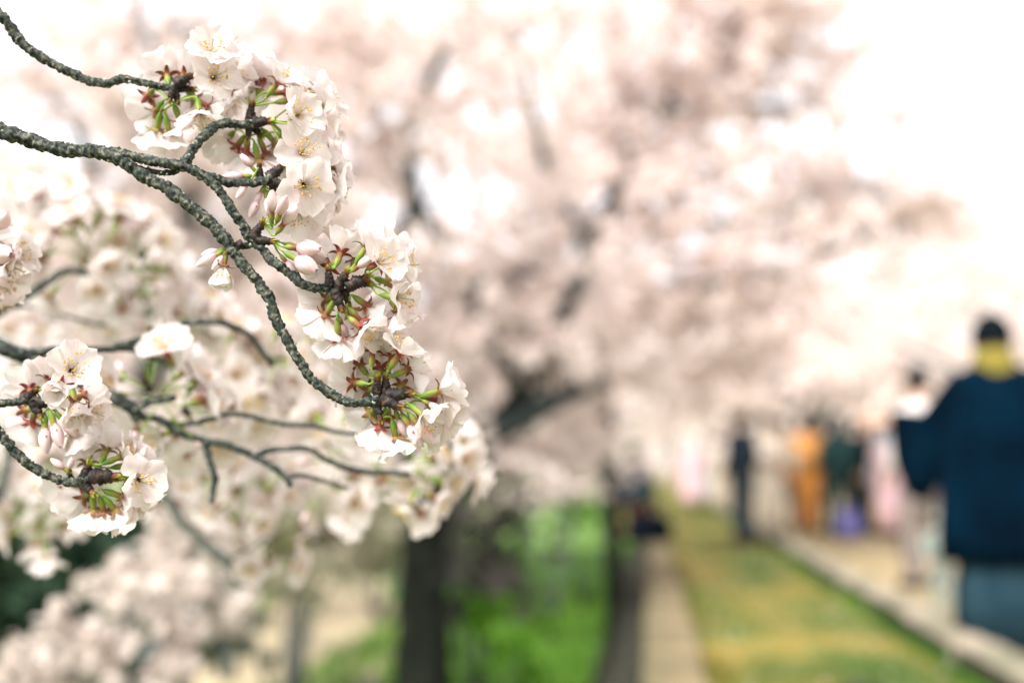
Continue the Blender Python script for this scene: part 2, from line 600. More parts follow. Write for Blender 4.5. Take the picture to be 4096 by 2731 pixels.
def blades(name, n, x0, x1, y0, y1, z, h, mat, seed, kind='stuff', test=None):
    g = np.random.default_rng(seed)
    x = g.uniform(x0, x1, n)
    yy = y0 + (y1 - y0) * g.random(n) ** 1.5
    pos = np.stack([x, yy, np.full(n, z)], 1)
    if test is not None:
        pos = pos[[test(*p) for p in pos]]
    n = len(pos)
    a = g.uniform(0, 6.283, n)
    hh = h * (0.5 + g.random(n))
    wv = np.stack([np.cos(a), np.sin(a), 0 * a], 1) * (hh * .12)[:, None]
    tip = g.normal(size=(n, 3)) * (hh * .35)[:, None]
    tip[:, 2] = hh
    v = np.empty((n, 3, 3))
    v[:, 0] = pos - wv
    v[:, 1] = pos + wv
    v[:, 2] = pos + tip
    me = bpy.data.meshes.new(name)
    me.vertices.add(n * 3)
    me.vertices.foreach_set('co', v.reshape(-1))
    me.loops.add(n * 3)
    me.loops.foreach_set('vertex_index', np.arange(n * 3, dtype=np.int32))
    me.polygons.add(n)
    me.polygons.foreach_set('loop_start', np.arange(0, n * 3, 3, dtype=np.int32))
    me.polygons.foreach_set('loop_total', np.full(n, 3, dtype=np.int32))
    me.materials.append(mat)
    me.update(calc_edges=True)
    o = obj(name, me)
    return tag(o, kind=kind)


M['blade'] = crown_mat('grass_blade', (0.06, 0.13, 0.02), (0.10, 0.25, 0.025), (0.21, 0.38, 0.05), scale=1.2, fac=0.4)
M['blade_dry'] = crown_mat('grass_blade_dry', (0.06, 0.12, 0.015), (0.14, 0.15, 0.03), (0.25, 0.20, 0.05), scale=1.4, fac=0.4)
tag(blades('lawn_grass', 26000, -4.2, -0.55, 6, 30, ZL, 0.11, M['blade'], 3), 'bright fresh green grass below the retaining wall', 'grass')
tag(blades('bank_grass', 26000, 0.25, 1.43, 2, 26, -0.01, 0.03, M['blade_dry'], 4), 'short dry yellow green grass and moss on top of the bank', 'grass')
tag(blades('coping_grass', 9000, 0.12, 0.36, 2, 20, -0.01, 0.03, M['blade_dry'], 8, test=lambda x, y, z: x > .24 + .12 * noise.noise(Vector((x * 2, y * 1.5, 7)))), 'ragged dry grass creeping over the edge of the coping', 'grass')
tag(blades('kerb_grass', 3500, 1.36, 1.45, 3, 22, -0.01, 0.06, M['blade'], 5), 'strip of fresh green grass along the foot of the kerb', 'grass')
tag(blades('path_grass', 6000, 1.63, 6, 3, 24, -0.04, 0.025, M['blade_dry'], 6, test=lambda x, y, z: noise.noise(Vector((x * .8, y * .8, 3))) > 0.08), 'thin dry grass growing in patches on the sandy path', 'grass')

# the wooded hill far behind
V, F = [], []
NX = 60
for j in range(6):
    for i in range(NX + 1):
        x = -700 + 1400 * i / NX
        h = 48 + 16 * noise.noise(Vector((x * .006, 3, 1))) + 5 * noise.noise(Vector((x * .02, 8, 1)))
        V.append((x, 420 + j * 30, ZL + h * math.sin(j / 5 * math.pi / 2)))
for j in range(5):
    for i in range(NX):
        a = j * (NX + 1) + i
        F.append((a, a + 1, a + NX + 2, a + NX + 1))
tag(obj('hills', mesh('hills', V, F, M['hill'])), kind='structure')


# ------------------------------------------------------------------ flower parts (shared meshes)
def petal_mesh(seed, cup=0.5, curl=0.15, wid=1.0, notch=0.1, nu=9, nv=9):
    g = random.Random(seed)
    us = [0, .15, .3, .5, .7, .85, 1]
    ws = [.07, .17, .30, .43, .50, .485, .36]
    V, UV, F = [], [], []
    ph = g.uniform(0, 6)
    for i in range(nu):
        u = i / (nu - 1)
        wdt = float(np.interp(u, us, ws)) * wid
        for j in range(nv):
            v = -1 + 2 * j / (nv - 1)
            xe = 1 - notch * math.exp(-(v / .2) ** 2) - .2 * abs(v) ** 2.4
            jag = .06 * noise.noise(Vector((v * 4 + ph, seed * 3.1, 0))) * u
            x = u * (xe + jag)
            yy = v * wdt
            z = cup * yy * yy * 1.5 * (0.4 + u) + curl * u ** 2.2 + .12 * cup * math.sin(u * 3.1)
            z += .085 * u * (noise.noise(Vector((x * 2.4, yy * 3.2, seed * 1.7))) + .5 * noise.noise(Vector((x * 5, yy * 6, seed))))
            z += .06 * u * u * abs(v) * math.sin(v * 5 + x * 7 + ph)
            V.append((x * LP, yy * LP, z * LP))
            UV.append((u, v * .5 + .5))
    for i in range(nu - 1):
        for j in range(nv - 1):
            a = i * nv + j
            F.append((a, a + nv, a + nv + 1, a + 1))
    return mesh('petal', V, F, M['petal'], uv=UV)


PET = [petal_mesh(k, cup=0.35 + .35 * ((k * 7) % 5) / 5, curl=-.12 + .4 * ((k * 3) % 7) / 7, wid=.92 + .06 * (k % 4), notch=.07 + .02 * (k % 4)) for k in range(14)]
PET_LO = [petal_mesh(k + 40, cup=.5, curl=.12 * (k % 3), wid=1.0, nu=5, nv=5) for k in range(5)]


def bud_petal(seed, fat=0.36, mat=None):
    """one overlapping petal of a closed bud, local Z is the bud's axis"""
    g = random.Random(seed)
    V, UV, F = [], [], []
    nu, nv = 8, 8
    for i in range(nu):
        u = i / (nu - 1)
        r = fat * math.sin(math.pi * (0.12 + .80 * u)) ** .8 * (1 - .15 * u)
        for j in range(nv):
            v = j / (nv - 1)
            a = (v - .5) * 2.5 + u * .7
            rr = r * (1.0 + .10 * (v - .5)) + .012
            tip = 1.12 - .16 * abs(v - .5) ** 2 * 4 * u
            V.append((rr * math.cos(a) * LP, rr * math.sin(a) * LP, (u * tip * 1.05) * LP))
            UV.append((u * .6 + .05, v))
    for i in range(nu - 1):
        for j in range(nv - 1):
            k = i * nv + j
            F.append((k, k + 1, k + nv + 1, k + nv))
    return mesh('petal', V, F, mat or M['bud_petal'], uv=UV)


BUDP = [bud_petal(k, .30) for k in range(2)]
BUDW = [bud_petal(k + 5, .43, M['bud_petal']) for k in range(2)]


def calyx_mesh(seed, flare=1.0, lo=False):
    g = random.Random(seed)
    prof = [(-.78, .05), (-.74, .055), (-.66, .09), (-.52, .145), (-.36, .155), (-.2, .135), (-.05, .14), (0.02, .13)]
    sd = 8 if lo else 12
    V, F = [], []
    for z, r in prof:
        for k in range(sd):
            a = 2 * math.pi * k / sd
            V.append((r * math.cos(a) * LP, r * math.sin(a) * LP, z * LP))
    for i in range(len(prof) - 1):
        for k in range(sd):
            F.append((i * sd + k, i * sd + (k + 1) % sd, (i + 1) * sd + (k + 1) % sd, (i + 1) * sd + k))
    for s in range(5):
        a0 = 2 * math.pi * s / 5 + g.uniform(-.12, .12)
        fl = flare + g.uniform(-.25, .2)
        ln = .46 + g.uniform(-.06, .06)
        b = len(V)
        rows = 6
        for i in range(rows):
            u = i / (rows - 1)
            wd = .115 * (1 - u) ** .75 * (1 + .8 * u)
            ang = fl * (0.35 + .65 * u)
            rad = .14 + ln * (math.sin(ang) * u)
            z = -.03 + ln * math.cos(ang) * u - .10 * u * (1 - u)
            for v in (-1, 0, 1):
                th = a0
                x = rad * math.cos(th) - v * wd * math.sin(th)
                yy = rad * math.sin(th) + v * wd * math.cos(th)
                V.append((x * LP, yy * LP, (z - (.035 if v == 0 else 0)) * LP))
        for i in range(rows - 1):
            for v in range(2):
                k = b + i * 3 + v
                F.append((k, k + 1, k + 4, k + 3))
    return mesh('calyx', V, F, M['calyx'])


CAL = [calyx_mesh(k, 1.45 + .12 * (k % 3)) for k in range(5)]
CALB = [calyx_mesh(k + 20, 0.25) for k in range(3)]


def stamen_mesh(seed, n=26, lo=False):
    g = random.Random(seed)
    V, F, MI = [], [], []
    for s in range(n):
        th = g.uniform(0, 2 * math.pi)
        sp = math.sqrt(g.random()) * .75
        ln = g.uniform(.42, .68)
        d = Vector((math.cos(th) * math.sin(sp), math.sin(th) * math.sin(sp), math.cos(sp)))
        a = Vector((math.cos(th), math.sin(th), 0)) * .08
        e = a + d * ln
        e2 = a + d * ln * .5 - Vector((math.cos(th), math.sin(th), 0)) * .03
        pts = [p * LP for p in (a, e2, e)]
        f0 = len(F)
        tube(pts, [.009 * LP, .008 * LP, .007 * LP], 3, V=V, F=F, cap=False)
        MI += [0] * (len(F) - f0)
        # anther
        c = e * LP
        r = g.uniform(.030, .042) * LP
        ax = Vector((g.uniform(-1, 1), g.uniform(-1, 1), g.uniform(-1, 1))).normalized()
        b1 = ax.orthogonal().normalized()
        b2 = ax.cross(b1)
        b = len(V)
        V.append(c + ax * r * 1.4)
        for k in range(5):
            t = k * 2 * math.pi / 5
            V.append(c + (b1 * math.cos(t) + b2 * math.sin(t)) * r)
        V.append(c - ax * r * 1.4)
        for k in range(5):
            F.append((b, b + 1 + k, b + 1 + (k + 1) % 5))
            F.append((b + 6, b + 1 + (k + 1) % 5, b + 1 + k))
        MI += [1] * 10
    f0 = len(F)
    tube([Vector((0, 0, 0)), Vector((.01, .01, .4)) * LP, Vector((0.02, 0, .72)) * LP, Vector((0.02, 0, .75)) * LP], [.02 * LP, .014 * LP, .014 * LP, .03 * LP], 5, V=V, F=F)
    MI += [2] * (len(F) - f0)
    return mesh('stamens', V, F, [M['filament'], M['anther'], M['pedicel']], mi=MI)


STA = [stamen_mesh(k) for k in range(4)]
STA_LO = [stamen_mesh(k + 9, 30) for k in range(2)]


def spur_mesh(seed):
    """a short knobbly flowering spur, local Z outwards, about 1 unit = LP long"""
    g = random.Random(seed)
    V, F = [], []
    n, sd = 14, 12
    for i in range(n):
        u = i / (n - 1)
        r = .21 * (1 - .25 * u) * math.sqrt(max(0.02, 1 - max(0, (u - .75) / .25) ** 2 * .8))
        for k in range(sd):
            a = 2 * math.pi * k / sd + (i % 2) * math.pi / sd
            cell = noise.cell(Vector((i * .7, k * .75, seed)))
            rr = r * (1 + .26 * cell + .12 * math.sin(u * 38))
            V.append((rr * math.cos(a) * LP, rr * math.sin(a) * LP, (u * .62 - .12) * LP))
    for i in range(n - 1):
        for k in range(sd):
            F.append((i * sd + k, i * sd + (k + 1) % sd, (i + 1) * sd + (k + 1) % sd, (i + 1) * sd + k))
    F.append(tuple((n - 1) * sd + k for k in range(sd)))
    return mesh('spur', V, F, M['spur'])


def scales_mesh(seed):
    """the cup of bud scales at the spur's tip: brown below, green above"""
    g = random.Random(seed)
    V, F = [], []
    for s in range(7):
        a0 = s * 2.4
        ln = .42 + .3 * (s / 6)
        r0 = .17 - .012 * s
        b = len(V)
        rows = 5
        for i in range(rows):
            u = i / (rows - 1)
            wd = .75 * math.sin(math.pi * (.25 + .68 * u))
            r = r0 * (1 + .35 * math.sin(u * 2.4)) + .05 * u * g.uniform(0, 1)
            for v in (-1, -.4, .4, 1):
                a = a0 + v * wd
                V.append((r * math.cos(a) * LP, r * math.sin(a) * LP, (u * ln) * LP))
        for i in range(rows - 1):
            for v in range(3):
                k = b + i * 4 + v
                F.append((k, k + 1, k + 5, k + 4))
    return mesh('bud_scales', V, F, M['scale'])


SPUR = [spur_mesh(k) for k in range(4)]
SCALES = [scales_mesh(k) for k in range(4)]


def blossom(br, base, tip, axis, openness=1.0, size=1.0, roll=None, lo=False, bud=0, bend=0.5, label=None):
    """a flower of branch br: pedicel from base, its calyx mouth at tip, facing axis"""
    roll = random.uniform(0, 6.28) if roll is None else roll
    fm = frame(axis, roll, tip)
    root = empty('blossom' if not bud else 'bud', tip, br, world=fm)
    sz = Matrix.Diagonal((size, size, size, 1))
    cb = fm @ Vector((0, 0, -.76 * LP * size))
    dist = (cb - base).length
    start = (cb - base).normalized()
    n = 4 if lo else 7
    pts = bezier(base, base + start * dist * .35, cb - Vector(axis).normalized() * dist * .35, cb, n)
    rr = [.042 * LP] * (n) + [.052 * LP * size]
    V, F = tube(pts, rr, 5 if lo else 7)
    inv = fm.inverted()
    V = [inv @ v for v in V]
    obj('pedicel', mesh('pedicel', V, F, M['pedicel']), root, fm)
    if bud:
        o = obj('calyx', random.choice(CALB), root, fm @ sz)
        lib = BUDW if bud > 1 else BUDP
        for k in range(5):
            s = size * (1 - .025 * k)
            obj('petal', lib[k % 2], root, fm @ Matrix.Translation((0, 0, -.06 * LP)) @ Matrix.Rotation(k * 2.513, 4, 'Z') @ Matrix.Diagonal((s, s, s, 1)))
        return root
    obj('calyx', random.choice(CAL), root, fm @ sz @ Matrix.Diagonal((.86, .86, 1, 1)))
    obj('stamens', random.choice(STA_LO if lo else STA), root, fm @ sz)
    for k in range(5):
        tilt = R(88 - 84 * openness) + random.uniform(-.26, .22)
        me = random.choice(PET_LO if lo else PET)
        s = size * random.uniform(1.0, 1.14)
        m = (fm @ Matrix.Rotation(k * 2 * math.pi / 5 + random.uniform(-.09, .09), 4, 'Z')
             @ Matrix.Translation((.11 * LP * size, 0, (.02 + .012 * (k % 2)) * LP))
             @ Matrix.Rotation(-tilt, 4, 'Y') @ Matrix.Rotation(random.uniform(-.24, .24), 4, 'X')
             @ Matrix.Diagonal((s, s * random.uniform(.94, 1.05), s, 1)))
        obj('petal', me, root, m)
    return root


def spur(br, px, py, d, ax, ay, az=0.0, size=1.0, scales=True):
    """a spur whose tip is returned"""
    a = AX(ax, ay, az)
    p = P(px, py, d)
    m = frame(a, random.uniform(0, 6), p)
    o = obj('spur', random.choice(SPUR), br, m @ Matrix.Diagonal((size, size, size, 1)))
    if scales:
        obj('bud_scales', random.choice(SCALES), o, m @ Matrix.Translation((0, 0, .40 * LP * size)) @ Matrix.Diagonal((size * .62,) * 3 + (1,)))
    return p + a * (.55 * LP * size)


def branch(name, pts, r0, r1, label, cat='branch', rough=0.5, sides=18, mat='bark', group=None, parent=None, step=0.0011):
    if mat == 'bark_dark':
        pts = [(x, y, d + max(0, d - .72) * 1.15) for x, y, d in pts]
    """pts: (px, py, depth) along the branch; radii in photo pixels"""
    P3 = [P(*p) for p in pts]
    n = len(P3)
    rad = [(r0 + (r1 - r0) * i / (n - 1)) / FPX * pts[i][2] for i in range(n)]
    ps, rs = catmull(P3, rad, step)
    if mat in ('bark', 'bark_dark'):
        rs = [q_ * .83 for q_ in rs]
        R0 = max(rs)
        o9 = random.uniform(0, 50)
        ps = [p + Vector((noise.noise(p / (R0 * 3.2) + Vector((o9, 0, 0))), noise.noise(p / (R0 * 3.2) + Vector((0, o9, 0))), noise.noise(p / (R0 * 3.2) + Vector((0, 0, o9))))) * rr_ * .35 for p, rr_ in zip(ps, rs)]
    V, F = tube(ps, rs, sides, rough=rough, freq=1 / (1.05 * max(rs)), seed=random.uniform(0, 90))
    base = P3[0]
    w0 = Matrix.Translation(base)
    V = [v - base for v in V]
    me = mesh(name, V, F, M[mat])
    o = obj(name, me, parent, w0)
    if parent is None:
        tag(o, label, cat, group)
    return o


def along(pts, d0, d1):
    n = len(pts)
    return [(x, y, d0 + (d1 - d0) * i / (n - 1)) for i, (x, y) in enumerate(pts)]


def knots(br, pts, n, rpx, lich=0):
    """small knots and lichen tufts on a near branch"""
    P3 = [P(*p) for p in pts]
    for i in range(n):
        k = random.randrange(len(P3) - 1)
        p = P3[k].lerp(P3[k + 1], random.random())
        t = (P3[k + 1] - P3[k]).normalized()
        a = (Quaternion(t, random.uniform(0, 6.28)) @ t.orthogonal()).normalized()
        r = rpx / FPX * pts[k][2]
        V, F = tube([p + a * r * .6, p + a * r * 1.1, p + a * r * (1.3 + .25 * random.random())], [r * .42, r * .34, r * .1], 7, rough=.6, freq=1 / r)
        b = WORLD[br.name].inverted()
        V = [b @ v for v in V]
        obj('knot', mesh('knot', V, F, M['lichen' if random.random() < lich else 'bark']), br, WORLD[br.name])


GB = 'cherry branches reaching in from the left'
# ------------------------------------------------------------------ near branch 1 (top left)
D0 = 0.705
p1 = along([(-60, 20), (0, 62), (30, 92), (62, 140), (110, 190), (160, 226), (222, 262), (290, 296), (350, 320), (420, 334), (495, 317), (560, 330), (640, 344), (706, 354)], .69, D0)
B1 = branch('cherry_branch', p1, 21, 13, 'slender grey twig from the top left corner ending in a white blossom cluster', rough=.62, group=GB)
knots(B1, p1, 16, 15, .4)

s = {}
s['a'] = spur(B1, 712, 332, D0, .8, -.35, .1, 1.15)
s['b'] = spur(B1, 716, 352, D0 + .004, 1, .1, -.1, 1.0)
s['c'] = spur(B1, 700, 366, D0, .3, .9, .2, .9)
s['d'] = spur(B1, 690, 362, D0 - .004, -.2, 1, .1, .8)


def flowers(br, sp, d, L, size=1.0, lo=False):
    """L: (spur key, receptacle px, py, axis x, y, z, openness or kind)"""
    for t in L:
        k, x, y_, ax, ay, az, op = t[:7]
        off = t[7] if len(t) > 7 else 0.0
        sz = size * (t[8] if len(t) > 8 else 1.0)
        n = math.sqrt(ax * ax + ay * ay + az * az)
        dd = d - az / n * 1.05 * LP + off
        base = sp[k]
        if op == 'bud':
            blossom(br, base, P(x, y_, dd), AX(ax, ay, az), size=sz * .72, bud=1, lo=lo)
        elif op == 'bigbud':
            blossom(br, base, P(x, y_, dd), AX(ax, ay, az), size=sz * .92, bud=2, lo=lo)
        else:
            blossom(br, base, P(x, y_, dd), AX(ax, ay, az), openness=op * random.uniform(.80, .98), size=sz * 1.1, lo=lo)


flowers(B1, s, D0, [
    ('d', 594, 384, -.5, .1, -.75, .9), ('d', 627, 446, -.55, .35, -.65, .9), ('d', 630, 515, -.35, .85, -.5, .85),
    ('c', 676, 530, .05, .95, -.45, .8), ('c', 720, 482, .15, .8, -.6, .85), ('c', 832, 428, .85, .5, -.2, .8, .004),
    ('c', 800, 458, .25, .9, .35, .62), ('a', 853, 312, .6, .0, .75, .85), ('a', 845, 215, .3, -.5, .75, .8),
    ('a', 905, 205, .55, -.75, -.1, .85, .012), ('b', 950, 290, .75, -.1, .1, .85, .014), ('b', 930, 370, .6, .5, -.1, .85, .012),
    ('d', 668, 300, -.3, -.7, -.6, .9), ('a', 735, 305, .1, -.6, -.75, .85), ('b', 860, 520, .4, .7, -.5, .85, .02),
    ('a', 811, 252, .6, -.7, .2, 'bud', 0, .5), ('b', 775, 395, .2, .4, -.85, .9, .012), ('a', 985, 400, .6, .3, -.5, .85, .03)])

# ------------------------------------------------------------------ near branch 2: the main forked one
DM = 0.668
p2 = along([(-70, 495), (0, 520), (107, 556), (200, 588), (286, 599), (375, 606), (446, 622), (500, 652), (535, 680), (600, 716), (662, 752), (730, 800), (800, 856), (849, 905),
            (900, 960), (933, 1003), (989, 1081), (1035, 1130), (1067, 1179), (1102, 1263), (1137, 1340), (1193, 1438), (1249, 1516), (1319, 1572), (1382, 1605), (1431, 1611), (1490, 1602), (1520, 1590)], .66, .664)
B2 = branch('cherry_branch', p2, 28, 17, 'thick forked lichen covered branch in sharp focus, its tips full of blossoms and red calyxes', rough=.62, group=GB)
p2b = along([(430, 612), (470, 610), (520, 624), (580, 638), (661, 652), (714, 664), (766, 677), (828, 714), (868, 748), (899, 794), (930, 840), (965, 890), (989, 940), (1031, 982),
             (1095, 1045), (1151, 1088), (1214, 1137), (1277, 1152), (1333, 1156), (1372, 1150)], .662, .668)
T2b = branch('twig', p2b, 19, 17, None, parent=B2, rough=.68)
p2c = along([(725, 668), (745, 640), (771, 605), (802, 559), (833, 529), (863, 503), (904, 492), (945, 499), (996, 500), (1012, 500)], .668, .70)
branch('twig', p2c, 19, 14, None, parent=B2, rough=.68)
p2d = along([(820, 702), (850, 708), (884, 722), (924, 733), (986, 729), (1027, 733), (1072, 717), (1090, 710)], .668, .69)
branch('twig', p2d, 14, 15, None, parent=B2, rough=.68)
p2e = along([(520, 664), (570, 676), (640, 690), (692, 690), (716, 676)], .667, .667)
T = branch('twig', p2e, 9, 11, None, parent=B2, rough=.8)
p2f = along([(1010, 975), (985, 985), (957, 978)], .668, .672)
branch('twig', p2f, 15, 14, None, parent=B2, rough=.5)
for pp, r_, c in ((p2, 20, 34), (p2b, 17, 22), (p2c, 16, 8), (p2d, 14, 5), (p2e, 11, 8)):
    knots(B2, pp, c, r_, .35 if pp is not p2e else .9)

# cluster on the upper twig
DU = .70
s = {}
s['u'] = spur(B2, 1000, 480, DU, .15, -.95, .1, 1.1)
s['r'] = spur(B2, 1020, 490, DU, 1, -.05, .15, 1.25)
s['d'] = spur(B2, 998, 505, DU, -.1, .9, .1, .9)
s['e'] = spur(B2, 1012, 508, DU + .006, .6, .6, -.2, .9)
flowers(B2, s, DU, [
    ('u', 1112, 330, .6, -.7, .15, .85), ('u', 1138, 371, .9, -.1, -.35, .9, .006), ('u', 1172, 402, .85, -.2, -.35, .9),
    ('r', 1190, 462, .55, -.2, .65, .85), ('r', 1290, 470, .9, -.2, -.1, .85, .01), ('r', 1300, 430, .6, -.75, -.1, .9, .012),
    ('r', 1206, 612, .5, -.25, .75, .88, -.004, 1.08), ('r', 1300, 610, .9, .2, -.3, .85, .014), ('r', 1175, 592, .6, .7, -.3, .9, .006),
    ('e', 1152, 600, .45, .8, -.5, .8, .006), ('e', 1097, 568, .5, .6, -.65, .85, .004), ('d', 988, 612, -.15, .85, -.5, .9),
    ('d', 1033, 640, .1, .9, -.45, .85), ('d', 1061, 612, .25, .8, -.6, .85, .006), ('d', 950, 585, -.6, .5, -.6, .9, .012),
    ('d', 905, 560, -.6, .3, -.65, .9, .018), ('u', 1010, 350, .0, -.7, -.7, .9, .016), ('u', 1050, 330, .2, -.9, -.4, .9, .022), ('r', 1260, 370, .6, -.5, -.4, .9, .02)])
# cluster on the lower twig
DL = .69
s = {}
s['l'] = spur(B2, 1040, 712, DL, -.05, -1, .1, .9)
s['u'] = spur(B2, 1086, 702, DL, .7, -.6, .1, 1.2)
s['r'] = spur(B2, 1082, 722, DL, .85, .35, .15, 1.2)
s['d'] = spur(B2, 1085, 735, DL, .35, .95, 0, .8)
flowers(B2, s, DL, [
    ('r', 1214, 742, .45, .25, .75, .88, -.004, 1.1), ('d', 1188, 835, .35, .5, .65, .85, .008, 1.1), ('r', 1330, 745, .9, .05, -.2, .85, .012),
    ('u', 1270, 690, .8, -.3, -.2, .85, .012), ('u', 1330, 670, .8, -.4, -.3, .85, .018), ('r', 1290, 810, .8, .4, -.2, .85, .014), ('l', 962, 706, -.9, .05, .2, 'bud'), ('l', 978, 752, -.5, .8, .3, 'bud', -.005, .8),
    ('d', 1026, 810, -.3, .9, .2, 'bud', 0, .95), ('d', 1068, 800, .2, .9, .1, 'bud', 0, 1.0), ('d', 1040, 775, -.4, .7, .1, 'bud', 0, .9),
    ('l', 1000, 660, -.5, -.6, .2, 'bud', 0, .8), ('d', 1255, 860, .6, .7, -.2, .85, .012), ('d', 1150, 760, .4, .3, -.8, .9, .014), ('u', 1190, 650, .5, -.4, -.7, .9, .014)])
# small pink bud tuft
s = {}
s['a'] = spur(B2, 1018, 940, .665, .55, -.8, .15, 1.1)
flowers(B2, s, .665, [('a', 1088, 838, .1, -.8, .4, 'bud', 0, 1.1), ('a', 1122, 850, .4, -.6, .6, 'bud', 0, 1.15), ('a', 1140, 890, .65, -.75, .2, 'bud', 0, 1.2), ('a', 1082, 862, -.1, -.9, .2, 'bud', 0, .9)])
# the two nearly open buds
s = {}
s['a'] = spur(B2, 1040, 962, .665, 1, .08, .15, 1.0)
flowers(B2, s, .665, [('a', 1196, 992, .97, .08, .1, 'bigbud', 0, .95), ('a', 1190, 1040, .85, .5, .15, 'bigbud', -.002, 1.02), ('a', 1150, 1052, .6, .7, -.1, 'bud', .002, .9), ('a', 1205, 1000, .8, .3, -.1, 'bigbud', .008, 1.15)])
# hanging tuft left of the fork
s = {}
s['a'] = spur(B2, 962, 978, .668, -.8, .4, .1, .95)
flowers(B2, s, .668, [('a', 858, 1025, -.8, .45, .1, 'bud', 0, 1.1), ('a', 868, 1005, -.85, .25, .1, 'bud', .003, .9), ('a', 897, 1062, -.1, .95, .1, .28, 0, .85), ('a', 890, 1030, -.5, .7, .1, 'bud', 0, .9)])

# cluster at the end of the upper fork
s = {}
D1 = .665
s['a'] = spur(B2, 1318, 1130, D1, -.05, -1, .15, 1.0)
s['b'] = spur(B2, 1360, 1138, D1, .5, -.85, .2, 1.15)
s['c'] = spur(B2, 1400, 1142, D1, .9, -.4, .1, 1.35)
s['c2'] = spur(B2, 1420, 1125, D1 + .004, .9, .15, .0, 1.1)
s['d'] = spur(B2, 1342, 1172, D1 - .002, .4, .9, .15, 1.2)
s['e'] = spur(B2, 1378, 1165, D1 + .004, .25, .9, -.1, .9)
flowers(B2, s, D1, [
    ('a', 1364, 1012, .2, -.75, -.6, .92), ('b', 1462, 990, .45, -.75, -.1, .85), ('c', 1512, 1052, .6, -.25, .62, .82, -.003),
    ('c', 1598, 1064, .92, -.1, -.1, .82, .004), ('c2', 1586, 1190, .85, .15, .42, .82), ('c2', 1590, 1245, .45, .8, .1, .85, .008),
    ('e', 1464, 1222, .6, .5, -.65, .9), ('e', 1442, 1284, .6, .7, -.4, .85), ('d', 1446, 1312, .75, .6, .25, .75),
    ('d', 1356, 1352, .05, .92, -.35, .88), ('d', 1305, 1258, -.5, .75, -.4, .9), ('d', 1310, 1196, -.75, .15, -.6, .9, .003),
    ('a', 1320, 1066, -.55, .1, -.8, .9, .006), ('b', 1440, 1062, .5, -.3, .3, 'bud'), ('c', 1545, 1130, .5, .2, -.8, .9, .014),
    ('c', 1560, 985, .6, -.7, -.3, .9, .01), ('e', 1400, 1240, .0, .5, -.85, .9, .012), ('b', 1420, 1030, .0, -.6, -.8, .9, .012), ('d', 1370, 1300, .2, .6, -.3, 'bud', .004, .8)])
# cluster at the end of the lower fork
s = {}
D2 = .665
s['a'] = spur(B2, 1508, 1575, D2, .05, -1, .15, 1.15)
s['a2'] = spur(B2, 1538, 1570, D2 + .002, .1, -1, -.1, 1.1)
s['b'] = spur(B2, 1560, 1580, D2, .98, -.08, .15, 1.45)
s['b2'] = spur(B2, 1540, 1600, D2 - .003, .85, .35, .2, 1.25)
s['c'] = spur(B2, 1505, 1612, D2, .25, .95, .15, 1.1)
flowers(B2, s, D2, [
    ('a', 1490, 1402, -.02, -.85, -.5, .88), ('a2', 1600, 1412, .55, -.8, .18, .86, -.002, 1.05), ('a2', 1568, 1428, .2, -.85, -.45, .88, .004),
    ('a2', 1632, 1477, .8, -.35, -.4, .9), ('a', 1525, 1472, .0, -.4, -.85, .9, .006), ('a', 1414, 1530, -.78, -.05, -.55, .9),
    ('a', 1476, 1562, -.4, .15, -.85, .88, .006), ('b', 1606, 1541, .3, -.5, -.8, .9, .004), ('b', 1757, 1562, .92, -.3, .05, .58, 0, 1.08),
    ('b', 1743, 1598, .9, .25, -.15, .6, .004, 1.05), ('b', 1722, 1618, .85, .45, .1, 'bud', 0, .8), ('b2', 1690, 1660, .75, .55, .42, .75),
    ('b2', 1672, 1700, .6, .75, .15, 'bud', 0, 1.3), ('b2', 1640, 1708, .5, .82, .15, 'bud', 0, 1.3), ('c', 1598, 1682, .35, .85, -.1, 'bud', .002, 1.0),
    ('c', 1522, 1705, -.25, .9, -.4, .85), ('c', 1582, 1745, .15, .93, -.35, .78), ('c', 1486, 1650, -.5, .5, -.7, .9, .004),
    ('b2', 1715, 1705, .6, .7, -.35, .8, .014), ('a', 1440, 1460, -.5, -.5, -.7, .9, .012), ('b', 1660, 1560, .5, .1, -.85, .92, .014),
    ('b2', 1760, 1660, .7, .6, -.2, .7, .008), ('c', 1555, 1670, .0, .5, -.85, .9, .014)])

